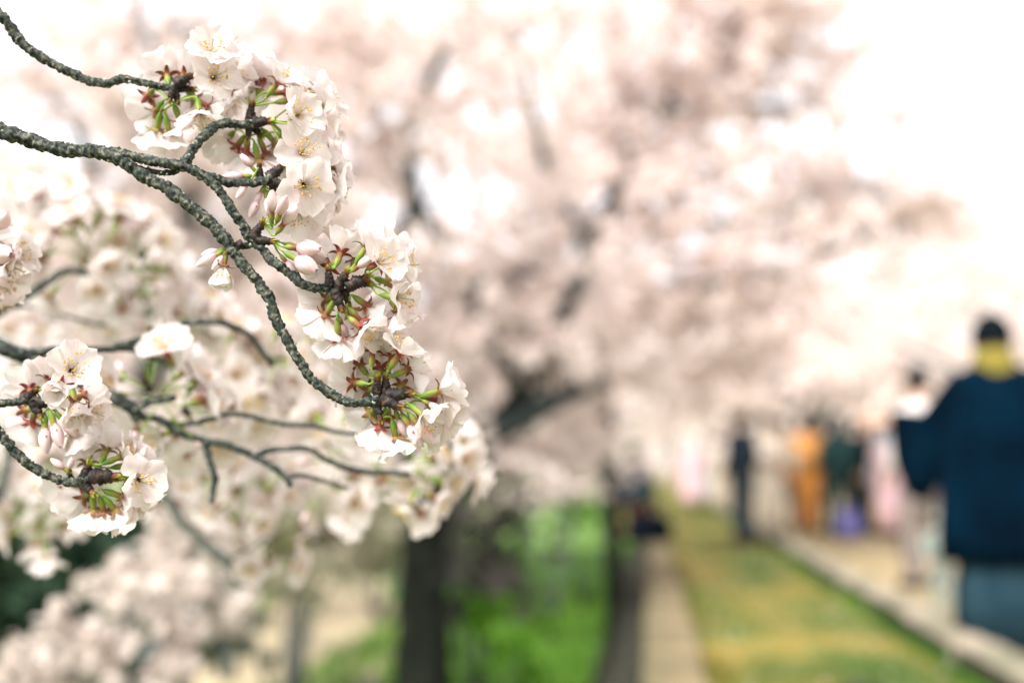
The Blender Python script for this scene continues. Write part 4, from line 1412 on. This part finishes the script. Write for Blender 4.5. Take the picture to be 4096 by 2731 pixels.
# shrubs and the undergrowth on the low ground
def shrub(name, label, px, py, d, rx, ry, rd, mat, size, dens, seed, stems=6, hole=-.2, cat='shrub'):
    c = P(px, py, d)
    b = Vector((c.x, c.y, ZL))
    root = empty(name, b)
    tag(root, label, cat)
    s_ = d / FPX
    V, F = [], []
    g = random.Random(seed)
    for k in range(stems):
        e = c + Vector((g.uniform(-1, 1) * rx * s_ * .7, g.uniform(-.5, .5) * rd, g.uniform(-.3, .7) * ry * s_))
        tube([b, b.lerp(e, .5) + Vector((g.uniform(-.1, .1), 0, .1)), e], [.03, .02, .008], 5, V=V, F=F)
    obj('stem', mesh('stem', [v - b for v in V], F, M['limb']), root, WORLD[root.name])
    bl = [((c.x, c.y, c.z), rx * s_, rd, ry * s_, 1)]
    for k in range(6):
        bl.append(((c.x + g.uniform(-.8, .8) * rx * s_, c.y, c.z + g.uniform(-.6, .7) * ry * s_), rx * s_ * .45, rd * .6, ry * s_ * .45, 1))
    pts = blob_points(bl, dens / 3800, seed, hole, 1.6, size * 1.1, 14, .4)
    o = obj('foliage', cards('foliage', pts - np.array(b), size, M[mat], seed=seed), root, WORLD[root.name])
    o['kind'] = 'stuff'
    return root


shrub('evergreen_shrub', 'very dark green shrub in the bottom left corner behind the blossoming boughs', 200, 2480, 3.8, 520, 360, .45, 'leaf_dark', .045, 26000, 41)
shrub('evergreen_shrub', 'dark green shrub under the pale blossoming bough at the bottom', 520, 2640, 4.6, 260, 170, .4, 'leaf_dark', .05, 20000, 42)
shrub('flowering_bush', 'grey olive twiggy bush below the nearest flowers, left of the dark trunk', 1150, 2160, 9.5, 500, 210, .8, 'crown_olive', .08, 11000, 43, hole=-.25)
shrub('flowering_bush', 'lilac grey twiggy bush just right of the dark trunk', 1935, 2190, 8.6, 200, 300, .6, 'twiggy', .06, 9500, 44, hole=-.3)
shrub('flowering_bush', 'grey olive bush beyond the bare lower path', 1520, 2130, 16, 300, 150, .8, 'leaf_olive', .1, 5000, 45)
shrub('leafy_shrub', 'bright green leafy shrub at the bottom between the dark trunk and the wall', 1980, 2600, 8.0, 190, 150, .5, 'leaf_fresh', .07, 9000, 46)
shrub('leafy_shrub', 'small bright green shrub left of the thin grey trunk', 980, 2440, 13, 130, 60, .5, 'leaf_fresh', .08, 5000, 47)
shrub('leafy_shrub', 'fresh green shrub behind the lawn in front of the distant trees', 2330, 2050, 17, 190, 60, .8, 'leaf_fresh', .1, 4000, 48)
shrub('flowering_bush', 'low pale blossoming bush above the lawn, left of the crouching person', 2200, 1960, 14, 200, 80, .8, 'crown_far', .1, 5000, 49)
shrub('leafy_shrub', 'small light green shrub at the foot of the dark trunk', 1500, 2700, 7.5, 130, 60, .3, 'leaf_fresh', .06, 6000, 50)

for px, top, d, wpx, lab in ((1200, 2370, 10.5, 34, 'thin grey trunk with a dark crotch standing on the bare lower path'), (925, 2450, 11.5, 34, 'thinner grey olive trunk at the far side of the lower path')):
    b = P(px - 20, 1858 + 2.47 * FPX / d, d)
    r = wpx / FPX * d
    t0 = P(px + 10, top, d)
    tree('young_cherry_tree', lab, b, [([b, b.lerp(t0, .5), t0, P(px + 60, top - 300, d)], r, r * .6), ([t0, P(px - 70, top - 200, d), P(px - 160, top - 420, d)], r * .6, r * .3), ([t0, P(px + 90, top - 140, d), P(px + 260, top - 330, d)], r * .6, r * .3)],
         [pblob(px, top - 330, d, 300, 140, .8, .8)], 'crown_olive', .06, 2.0, int(px), twigs=20, trunk_mat='limb', hole=-.2)

# dark stone at the bottom edge of the bank
st = P(3440, 2780, 4.1)
V, F = [], []
for i in range(9):
    for k in range(14):
        th, ph = math.pi * i / 8, 2 * math.pi * k / 14
        d_ = Vector((math.sin(th) * math.cos(ph), math.sin(th) * math.sin(ph), math.cos(th)))
        rr = 1 + .25 * noise.noise(d_ * 1.7)
        V.append(Vector((d_.x * .13, d_.y * .11, d_.z * .08)) * rr)
for i in range(8):
    for k in range(14):
        F.append((i * 14 + k, (i + 1) * 14 + k, (i + 1) * 14 + (k + 1) % 14, i * 14 + (k + 1) % 14))
tag(obj('stone', mesh('stone', V, F, M['wall']), world=Matrix.Translation((st.x, st.y, 0.0))), 'dark rounded stone lying on the mossy bank at the bottom edge', 'stone')


# ------------------------------------------------------------------ people
def cloth(name, a, b_=None, scale=9, rough=.85):
    b_ = b_ or tuple(c * .7 for c in a)
    m = noise_mat(name, [(0.35, b_), (0.65, a)], scale=scale, detail=5, rough=rough, bump=.3, bscale=60)
    m.node_tree.nodes['Principled BSDF'].inputs['Specular IOR Level'].default_value = .04
    return m


M['skin'] = noise_mat('skin', [(0.3, (0.50, 0.33, 0.25)), (0.7, (0.60, 0.42, 0.33))], scale=12, rough=.6)
M['hair'] = noise_mat('hair_black', [(0.3, (0.002, 0.004, 0.006)), (0.7, (0.007, 0.011, 0.014))], scale=60, rough=.5, stretch=(1, 1, .2))
M['hair'].node_tree.nodes['Principled BSDF'].inputs['Specular IOR Level'].default_value = .03
M['hair'].node_tree.nodes['Principled BSDF'].inputs['Roughness'].default_value = .9
M['eye'] = noise_mat('eye_dark', [(0.3, (0.01, 0.01, 0.01)), (0.7, (0.03, 0.02, 0.02))], scale=50, rough=.2)


def loft(rings, n=20, cap=True, fold=0.0):
    """rings: (cx, cy, cz, rx, ry, tilt-axis) horizontal ellipses"""
    V, F = [], []
    for (cx, cy, cz, rx, ry) in rings:
        for k in range(n):
            a = 2 * math.pi * k / n
            f = 1 + fold * math.sin(a * 9 + cz * 1.5 + 2 * math.sin(a)) + .035 * math.sin(a * 5 + cz * 4) + .03 * noise.noise(Vector((a * 2, cz * 5, 1)))
            V.append((cx + rx * math.cos(a) * f, cy + ry * math.sin(a) * f, cz))
    for i in range(len(rings) - 1):
        for k in range(n):
            F.append((i * n + k, i * n + (k + 1) % n, (i + 1) * n + (k + 1) % n, (i + 1) * n + k))
    if cap:
        F.append(tuple(reversed(range(n))))
        F.append(tuple((len(rings) - 1) * n + k for k in range(n)))
    return V, F


def body_mesh(J, E, name='body'):
    """skin the skeleton J {name: (x,y,z,r)} with edges E into one smooth surface"""
    keys = list(J)
    me = bpy.data.meshes.new('skeleton')
    me.from_pydata([J[k][:3] for k in keys], [(keys.index(a), keys.index(b)) for a, b in E], [])
    o = bpy.data.objects.new('skeleton', me)
    COL.objects.link(o)
    md = o.modifiers.new('skin', 'SKIN')
    md.use_smooth_shade = True
    for i, k in enumerate(keys):
        r = J[k][3]
        me.skin_vertices[0].data[i].radius = (r, r)
        me.skin_vertices[0].data[i].use_root = (k == 'pelvis')
    sb = o.modifiers.new('sub', 'SUBSURF')
    sb.levels = 1
    sb.render_levels = 1
    dg = bpy.context.evaluated_depsgraph_get()
    dg.update()
    m2 = bpy.data.meshes.new_from_object(o.evaluated_get(dg))
    m2.name = name
    bpy.data.objects.remove(o)
    bpy.data.meshes.remove(me)
    return m2


def head_geo(c, h, V, F):
    """head with brow, nose, chin and ears, facing +Y; h is its height"""
    b = len(V)
    n, m = 14, 18
    for i in range(n + 1):
        th = math.pi * i / n
        z = math.cos(th)
        for k in range(m):
            a = 2 * math.pi * k / m
            x, y_ = math.sin(th) * math.cos(a), math.sin(th) * math.sin(a)
            w = .38 * (1 - .22 * max(0, -z))
            fx = x * w
            fy = y_ * (.46 if y_ < 0 else .42) * (1 - .12 * max(0, -z))
            if y_ > .75 and abs(x) < .3 and -.45 < z < .15:
                fy += .07 * (1 - abs(x) / .3) * (1 - abs(z + .2) / .4)
            if abs(y_) < .35 and abs(x) > .85 and abs(z) < .25:
                fx *= 1.14
            V.append(Vector((c[0] + fx * h, c[1] + fy * h, c[2] + z * .5 * h)))
    for i in range(n):
        for k in range(m):
            F.append((b + i * m + k, b + (i + 1) * m + k, b + (i + 1) * m + (k + 1) % m, b + i * m + (k + 1) % m))


def hair_mesh(c, h, style):
    V, F = [], []
    n, m = 9, 18
    for i in range(n + 1):
        for k in range(m):
            a = 2 * math.pi * k / m
            front = max(0, math.sin(a))
            th = (i / n) * (1.95 - .95 * front)
            s_ = 1.1 + .03 * noise.noise(Vector((a * 3, i, 2)))
            V.append((c[0] + math.sin(th) * math.cos(a) * .40 * h * s_, c[1] + math.sin(th) * math.sin(a) * .47 * h * s_, c[2] + math.cos(th) * .51 * h * s_))
    for i in range(n):
        for k in range(m):
            F.append((i * m + k, (i + 1) * m + k, (i + 1) * m + (k + 1) % m, i * m + (k + 1) % m))
    if style == 'bun':
        b = len(V)
        for i in range(7):
            for k in range(10):
                th, a = math.pi * i / 6, 2 * math.pi * k / 10
                V.append((c[0] + math.sin(th) * math.cos(a) * .24 * h, c[1] - .5 * h + math.sin(th) * math.sin(a) * .22 * h, c[2] + .18 * h + math.cos(th) * .22 * h))
        for i in range(6):
            for k in range(10):
                F.append((b + i * 10 + k, b + (i + 1) * 10 + k, b + (i + 1) * 10 + (k + 1) % 10, b + i * 10 + (k + 1) % 10))
    if style == 'long':
        b = len(V)
        L = loft([(c[0], c[1] - .2 * h, c[2] + .2 * h, .42 * h, .34 * h), (c[0], c[1] - .26 * h, c[2] - .4 * h, .44 * h, .26 * h), (c[0], c[1] - .3 * h, c[2] - 1.1 * h, .36 * h, .14 * h)], 12)
        V += L[0]
        F += [tuple(i + b for i in f) for f in L[1]]
    return V, F


def arm_joints(J, E, side, sh, el, ha, r=.045):
    s_ = 'l' if side < 0 else 'r'
    J['sh' + s_] = (*sh, r * 1.15)
    J['el' + s_] = (*el, r * .85)
    J['wr' + s_] = (*ha, r * .55)
    d = (Vector(ha) - Vector(el)).normalized()
    pal = Vector(ha) + d * .06
    J['pa' + s_] = (*pal, .030)
    E += [('chest', 'sh' + s_), ('sh' + s_, 'el' + s_), ('el' + s_, 'wr' + s_), ('wr' + s_, 'pa' + s_)]
    side_v = d.cross(Vector((0, 1, 0)))
    if side_v.length < .1:
        side_v = d.cross(Vector((1, 0, 0)))
    side_v.normalize()
    cr = d.cross(side_v)
    for k, (o_, ln) in enumerate(((-.028, .068), (-.010, .082), (.010, .076), (.028, .060))):
        a = pal + side_v * o_ + d * .03
        b = a + d * ln * .5 + cr * .008
        c = a + d * ln * .9 + cr * .026
        J['f%d%s' % (k, s_)] = (*a, .0095)
        J['g%d%s' % (k, s_)] = (*b, .0085)
        J['h%d%s' % (k, s_)] = (*c, .0075)
        E += [('pa' + s_, 'f%d%s' % (k, s_)), ('f%d%s' % (k, s_), 'g%d%s' % (k, s_)), ('g%d%s' % (k, s_), 'h%d%s' % (k, s_))]
    a = Vector(ha) + d * .02 - side_v * .034
    b = a + d * .035 - side_v * .018
    J['t0' + s_] = (*a, .011)
    J['t1' + s_] = (*b, .009)
    E += [('wr' + s_, 't0' + s_), ('t0' + s_, 't1' + s_)]


def person(label, x, y_, z, H, face, cat='person', top=None, bottom=None, skirt=False, style='short', arms=None, obi=None, sleeves=False, shoes=None, scarf=None, lean=0.0, hood=None,
           robe=None, hat=None, stance=.1, crouch=0.0, group=None):
    """a standing figure; local +Y is the way it faces, sizes for 1.7 m scaled by H"""
    k = H / 1.7
    wm = Matrix.Translation((x, y_, z)) @ Matrix.Rotation(face, 4, 'Z') @ Matrix.Rotation(lean, 4, 'X') @ Matrix.Diagonal((k, k, k, 1))
    root = empty('person', None, world=wm)
    tag(root, label, cat, group)
    dz = -crouch
    J, E = {}, []
    J['pelvis'] = (0, 0, .93 + dz, .125)
    J['waist'] = (0, .01, 1.07 + dz, .115)
    J['chest'] = (0, .0, 1.28 + dz, .135)
    J['neck'] = (0, .0, 1.45 + dz, .052)
    J['skull'] = (0, .02, 1.56 + dz, .06)
    E += [('pelvis', 'waist'), ('waist', 'chest'), ('chest', 'neck'), ('neck', 'skull')]
    for s_, sx in (('l', -1), ('r', 1)):
        kn_y = .30 * min(1, crouch * 2.2)
        J['hip' + s_] = (sx * .085, 0, .86 + dz, .085)
        J['kne' + s_] = (sx * (.09 + stance * .3), kn_y + .02, .48 + dz * .35, .06)
        J['ank' + s_] = (sx * (.08 + stance * .5), 0, .09, .038)
        J['toe' + s_] = (sx * (.09 + stance * .5), .14, .035, .034)
        E += [('pelvis', 'hip' + s_), ('hip' + s_, 'kne' + s_), ('kne' + s_, 'ank' + s_), ('ank' + s_, 'toe' + s_)]
    A = arms or {}
    for side, s_ in ((-1, 'l'), (1, 'r')):
        sh, el, ha = A.get(s_, ((side * .18, 0, 1.38), (side * .25, -.02, 1.12), (side * .24, .10, .90)))
        sh, el, ha = [(p[0], p[1], p[2] + dz) for p in (sh, el, ha)]
        A[s_] = (sh, el, ha)
        arm_joints(J, E, side, sh, el, ha)
    me = body_mesh(J, E)
    hc = (0, .035, 1.60 + dz)
    V = [v.co.copy() for v in me.vertices]
    F = [tuple(p.vertices) for p in me.polygons]
    bpy.data.meshes.remove(me)
    head_geo(hc, .225, V, F)
    obj('body', mesh('body', V, F, M['skin']), root, wm)
    V, F = hair_mesh((hc[0], hc[1] - .012, hc[2] + .012), .225, style)
    obj('hair', mesh('hair', V, F, M['hair']), root, wm)
    for sx in (-1, 1):
        V, F = loft([(sx * .034, hc[1] + .092, hc[2] - .003, .004, .004), (sx * .034, hc[1] + .094, hc[2] + .004, .011, .006), (sx * .034, hc[1] + .092, hc[2] + .011, .004, .004)], 8)
        obj('eye', mesh('eye', V, F, M['eye']), root, wm)
    if bottom and not skirt:
        for s_, sx in (('l', -1), ('r', 1)):
            h_, kn, an = [Vector(J[q + s_][:3]) for q in ('hip', 'kne', 'ank')]
            V, F = tube(catmull([h_ + Vector((0, 0, .06)), h_, kn, an, an + Vector((0, 0, -.03))], [.11, .108, .078, .066, .068], .06)[0],
                        catmull([h_ + Vector((0, 0, .06)), h_, kn, an, an + Vector((0, 0, -.03))], [.11, .108, .078, .066, .068], .06)[1], 12, rough=.1, freq=9)
            obj('trouser_leg', mesh('trouser_leg', V, F, bottom), root, wm)
        V, F = loft([(0, 0, .80 + dz, .175, .135), (0, 0, .92 + dz, .18, .14), (0, .0, 1.04 + dz, .158, .125)], 16)
        obj('trouser_seat', mesh('trouser_seat', V, F, bottom), root, wm)
    if bottom and skirt:
        bw = .16 if obi else .24
        V, F = loft([(0, .02, .10, bw, bw * .9), (0, .02, .35, bw * .98, bw * .85), (0, .01, .7 + dz * .5, .195, .165), (0, 0, .98 + dz, .175, .14), (0, 0, 1.06 + dz, .16, .125)], 56, fold=.04)
        obj('skirt', mesh('skirt', V, F, bottom), root, wm)
    if robe:
        V, F = loft(robe, 60, fold=.035)
        obj('robe', mesh('robe', V, F, top), root, wm)
    elif top:
        V, F = loft([(0, 0, .88 + dz, .185, .145), (0, 0, 1.02 + dz, .17, .135), (0, 0, 1.2 + dz, .195, .145), (0, -.005, 1.34 + dz, .215, .14), (0, -.005, 1.415 + dz, .17, .105), (0, 0, 1.46 + dz, .075, .07)], 22)
        obj('top', mesh('top', V, F, top), root, wm)
    for s_ in ('l', 'r'):
        if not top:
            break
        sh, el, ha = [Vector(p) for p in A[s_]]
        cuff = el.lerp(ha, .9)
        if sleeves:
            # wide kimono sleeve hanging below the arm
            V, F = [], []
            dr = sleeves
            cs = [(sh, .085, dr * .5), (sh.lerp(el, .5), .09, dr * .95), (el, .075, dr * 1.05), (el.lerp(ha, .55), .065, dr), (cuff, .05, dr * .55)]
            n = 14
            dirv = (ha - sh)
            dirv.z = 0
            dirv = dirv.normalized() if dirv.length > .06 else Vector((0, 1, 0))
            per = Vector((-dirv.y, dirv.x, 0))
            for p, hw, dp in cs:
                for q in range(n):
                    a = 2 * math.pi * q / n
                    zz = math.sin(a)
                    off = per * (math.cos(a) * hw * (1 if zz > 0 else .8)) + Vector((0, 0, (.075 * zz if zz > 0 else dp * zz)))
                    V.append(p + off)
            for i in range(len(cs) - 1):
                for q in range(n):
                    F.append((i * n + q, i * n + (q + 1) % n, (i + 1) * n + (q + 1) % n, (i + 1) * n + q))
            F.append(tuple(reversed(range(n))))
            F.append(tuple((len(cs) - 1) * n + q for q in range(n)))
        else:
            ps, rs = catmull([sh + Vector((0, 0, .01)), el, cuff], [.078, .062, .048], .05)
            V, F = tube(ps, rs, 12, rough=.12, freq=9)
        obj('sleeve', mesh('sleeve', V, F, top), root, wm)
    if obi:
        V, F = loft([(0, 0, 1.0 + dz, .192, .158), (0, 0, 1.06 + dz, .196, .162), (0, 0, 1.2 + dz, .202, .165), (0, 0, 1.22 + dz, .198, .16)], 20)
        o = obj('obi', mesh('obi', V, F, obi), root, wm)
        V, F = loft([(0, -.17, 1.02 + dz, .10, .05), (0, -.19, 1.12 + dz, .13, .075), (0, -.17, 1.24 + dz, .10, .05)], 14)
        obj('bow', mesh('bow', V, F, obi), o, wm)
    if scarf:
        V, F = loft([(0, .0, 1.40 + dz, .125, .115), (0, 0, 1.44 + dz, .128, .118), (0, .0, 1.50 + dz, .098, .098), (0, .005, 1.545 + dz, .092, .094), (0, .005, 1.55 + dz, .07, .07)], 20)
        obj('scarf', mesh('scarf', V, F, scarf), root, wm)
    if hat:
        V, F = loft([(0, .02, 1.60 + dz, .115, .125), (0, .02, 1.66 + dz, .118, .128), (0, .01, 1.73 + dz, .085, .09), (0, .01, 1.755 + dz, .03, .03)], 18)
        obj('hat', mesh('hat', V, F, hat), root, wm)
    shoes = shoes or M['hair']
    for s_ in ('l', 'r'):
        an = J['ank' + s_]
        V, F = loft([(an[0], .05, 0, .052, .135), (an[0], .05, .03, .054, .138), (an[0], .035, .07, .048, .11), (an[0], -.005, .11, .045, .055)], 14)
        obj('shoe', mesh('shoe', V, F, shoes), root, wm)
    return root


def gx(px, d):
    return P(px, 1858, d)


def stand(px, d):
    p = gx(px, d)
    return p.x, p.y


PI = math.pi
navy = cloth('navy_cloth', (0.0006, 0.0095, 0.021), (0.0003, 0.003, 0.008), scale=4, rough=1.0)
teal = cloth('teal_grey_cloth', (0.022, 0.050, 0.068), (0.012, 0.032, 0.046))
yellow = cloth('yellow_cloth', (0.24, 0.20, 0.04))
cream = cloth('cream_cloth', (0.52, 0.46, 0.38), (0.42, 0.37, 0.30))
orange = cloth('orange_cloth', (0.60, 0.27, 0.07), (0.5, 0.21, 0.05))
pink = cloth('pink_cloth', (0.78, 0.56, 0.60), (0.68, 0.45, 0.50))
lilac = cloth('lilac_grey_cloth', (0.36, 0.36, 0.40))
jeans = cloth('blue_grey_jeans', (0.06, 0.09, 0.115))
dark = cloth('dark_green_cloth', (0.02, 0.05, 0.05), (0.012, 0.03, 0.03))
tealc = cloth('teal_cloth', (0.02, 0.10, 0.13))
brown = cloth('brown_cloth', (0.24, 0.12, 0.05))
purple = cloth('violet_cloth', (0.20, 0.19, 0.45))
blue = cloth('slate_blue_cloth', (0.035, 0.055, 0.08))
palegrey = cloth('pale_grey_green_cloth', (0.30, 0.35, 0.31))
redshoe = cloth('red_brown_cloth', (0.2, 0.07, 0.05))

# the big man in navy, seen from behind
mx_, my_ = stand(4000, 5.1)
# local axes: facing away from the camera (+Y), x to the right
fa = R(7.75)
person('man in a navy wide sleeved robe and yellow scarf, nearest of the walkers', mx_, my_, -.03, 1.75, fa - .28, top=navy, bottom=teal, skirt=True, scarf=yellow, sleeves=.38,
       robe=[(0, 0, .50, .31, .21), (0, 0, .62, .31, .2), (0, 0, .9, .29, .185), (0, 0, 1.15, .265, .17), (0, 0, 1.30, .255, .155), (0, 0, 1.395, .235, .13), (0, 0, 1.445, .165, .105), (0, 0, 1.49, .075, .07)],
       arms={'l': ((-.19, 0, 1.37), (-.34, .06, 1.17), (-.50, .14, 1.19)), 'r': ((.19, 0, 1.37), (.38, .02, 1.14), (.46, .14, .96))}, stance=.12)

x, y_ = stand(3690, 8.3)
person('tall dark haired person in white behind the navy sleeve', x, y_, -.03, 1.78, fa + .3, top=cloth('white_cloth', (.75, .72, .7), (.68, .64, .62)), bottom=cloth('grey_brown_cloth', (.22, .19, .17)), style='short')
x, y_ = stand(3545, 14.0)
person('woman in a pale pink kimono with long dark hair in the middle of the path', x, y_, -.03, 1.66, fa + .4, top=lilac, bottom=pink, skirt=True, style='long', sleeves=.35, obi=cloth('rose_obi', (.7, .5, .55)))
x, y_ = stand(3485, 14.6)
person('person in dark navy partly hidden by the woman in pale pink', x, y_, -.03, 1.70, PI + fa, top=navy, bottom=dark, style='long')
x, y_ = stand(3360, 14.2)
person('dark haired person in dark green beside the orange kimono', x, y_, -.03, 1.70, fa, top=dark, bottom=dark, style='long')
x, y_ = stand(3425, 14.9)
person('person in a teal top carrying a brown bag behind the violet bag', x, y_, -.03, 1.55, PI + fa, top=tealc, bottom=brown, skirt=True, style='short')
x, y_ = stand(3225, 14.4)
person('woman in an orange kimono seen from behind on the path', x, y_, -.03, 1.68, fa - .3, top=orange, bottom=orange, skirt=True, style='bun', sleeves=.42, obi=cloth('amber_obi', (.66, .36, .12)), arms={'l': ((-.18, 0, 1.38), (-.27, .03, 1.14), (-.2, .2, 1.06)), 'r': ((.18, 0, 1.38), (.30, .0, 1.16), (.36, .14, 1.05))})
x, y_ = stand(3080, 14.0)
person('woman in a cream kimono with raised sleeves left of the orange kimono', x, y_, -.03, 1.68, fa - .5, top=cream, bottom=cream, skirt=True, style='bun', sleeves=.36, obi=cloth('ivory_obi', (.7, .6, .52)), arms={'l': ((-.18, 0, 1.38), (-.33, .05, 1.24), (-.42, .16, 1.2)), 'r': ((.18, 0, 1.38), (.33, .05, 1.2), (.34, .16, 1.1))})
x, y_ = stand(2975, 12.4)
person('slim person in a dark jacket and blue grey jeans standing by the kerb', x, y_, 0.0, 1.62, fa + .7, top=blue, bottom=jeans, style='short', shoes=redshoe, lean=-.03, stance=.05)
x, y_ = stand(3300, 15.3)
person('grey blue clad person half hidden behind the orange kimono', x, y_, -.03, 1.5, PI + fa, top=lilac, bottom=jeans, style='short')
for q, (px, d, m_, lab) in enumerate(((2760, 24, pink, 'far walker in a faded pink kimono at the end of the bank'), (2872, 23, cream, 'far walker in a pale cream coat between the pink one and the jeans'), (2815, 27, lilac, 'farthest walker in pale grey between the faded pink and cream ones'))):
    x, y_ = stand(px, d)
    person(lab, x, y_, -.03, 1.62, fa, top=m_, bottom=m_, skirt=True, style='bun', sleeves=.3)
for px, d, m_, b_, lab in ((3440, 15.2, dark, dark, 'person in black behind the teal and dark green pair'), (3292, 15.6, navy, jeans, 'person in navy seen between the orange kimono and the dark green clothes'),
                           (3630, 18.0, brown, dark, 'person in a brown coat right behind the pale pink kimono'), (3140, 15.8, tealc, jeans, 'person in teal in the gap between cream and orange kimonos'), (3015, 20.0, pink, cream, 'distant person in pink behind the slim person in jeans')):
    x, y_ = stand(px, d)
    person(lab, x, y_, -.03, 1.68, fa + .2, top=m_, bottom=b_, style='short')
g9 = np.random.default_rng(77)
for nm, zz, x0, x1, kk, lab in (('fallen_petals', .016, .3, 1.4, 260, 'white fallen petals strewn over the mossy bank'), ('fallen_petals', -.012, 1.7, 6, 700, 'white fallen petals strewn over the sandy path')):
    pp = np.stack([g9.uniform(x0, x1, kk), 2.5 + 18 * g9.random(kk) ** 1.4, np.full(kk, zz)], 1)
    tag(obj(nm, cards(nm, pp, .022, M['petal_plain'], seed=5)), lab, 'petals', kind='stuff')

# crouching person on the wall with a black bag
x, y_ = stand(2535, 13.6)
person('person in slate blue crouching on top of the stone wall', x, y_, 0.0, 1.62, fa - .4, top=blue, bottom=cloth('rust_cloth', (.22, .10, .05)), style='short', crouch=.42)


def soft_bag(name, label, cat, loc, sx, sy, sz, mat, strap=True):
    root = empty(name, loc)
    tag(root, label, cat)
    V, F = loft([(0, 0, 0, sx * .8, sy * .8), (0, 0, sz * .12, sx, sy), (0, 0, sz * .55, sx * 1.02, sy), (0, 0, sz * .85, sx * .85, sy * .8), (0, 0, sz, sx * .5, sy * .45)], 20)
    obj('pouch', mesh('pouch', V, F, mat), root, WORLD[root.name])
    if strap:
        for s_ in (-1, 1):
            c = [Vector((-sx * .45, s_ * sy * .5, sz * .8)), Vector((-sx * .35, s_ * sy * .5, sz * 1.25)), Vector((sx * .35, s_ * sy * .5, sz * 1.25)), Vector((sx * .45, s_ * sy * .5, sz * .8))]
            ps, rs = catmull(c, [.012] * 4, .03)
            V, F = tube(ps, rs, 6)
            obj('strap', mesh('strap', V, F, mat), root, WORLD[root.name])
    V, F = loft([(0, -sy * .98, sz * .2, sx * .6, sy * .18), (0, -sy * 1.0, sz * .45, sx * .62, sy * .2), (0, -sy * .92, sz * .55, sx * .5, sy * .15)], 14)
    obj('pocket', mesh('pocket', V, F, mat), root, WORLD[root.name])
    return root


black = cloth('black_nylon', (0.006, 0.010, 0.018), (0.003, 0.005, 0.008))
x, y_ = stand(2590, 12.6)
soft_bag('bag', 'bulky black bag lying on the wall beside the crouching person', 'bag', (x, y_, 0.012), .29, .16, .36, black)
x, y_ = stand(3385, 13.6)
soft_bag('bag', 'violet bag standing on the path between orange and pink kimonos', 'bag', (x, y_, -.03), .17, .12, .36, purple)
x, y_ = stand(3742, 6.9)
person('toddler in pale grey green clothes and hat beside the man in navy', x, y_, -.03, .66, PI + fa, top=palegrey, bottom=palegrey, style='short', hat=palegrey, shoes=palegrey)

# pushchair in front of the tall person
px_, py_ = stand(3715, 11.0)
push = empty('pushchair', (px_, py_, -.03))
tag(push, 'dark pushchair on the path between the pink kimono and the toddler', 'pushchair')
W_ = WORLD[push.name]
for sx in (-1, 1):
    V, F = tube([Vector((sx * .22, -.3, .12)), Vector((sx * .23, 0, .55)), Vector((sx * .23, .28, .98))], [.014] * 3, 8)
    obj('frame', mesh('frame', V, F, black), push, W_)
    V, F = tube([Vector((sx * .22, .3, .12)), Vector((sx * .23, .02, .5))], [.014] * 2, 8)
    obj('strut', mesh('strut', V, F, black), push, W_)
    for yy in (-.3, .3):
        c = [Vector((sx * .25, yy + .1 * math.cos(a), .115 + .1 * math.sin(a))) for a in [i * PI / 8 for i in range(17)]]
        V, F = tube(c, [.016] * 17, 6, cap=False)
        obj('wheel', mesh('wheel', V, F, black), push, W_)
V, F = tube([Vector((-.23, .28, .98)), Vector((.23, .28, .98))], [.017] * 2, 8)
obj('handle', mesh('handle', V, F, black), push, W_)
V, F = loft([(0, -.05, .3, .19, .2), (0, -.06, .4, .21, .22), (0, .02, .62, .2, .13), (0, .08, .78, .17, .08)], 18)
obj('seat', mesh('seat', V, F, brown), push, W_)
V, F = loft([(0, .0, .72, .21, .2), (0, .0, .82, .2, .2), (0, .04, .92, .12, .13), (0, .05, .94, .04, .04)], 18)
obj('canopy', mesh('canopy', V, F, lilac), push, W_)
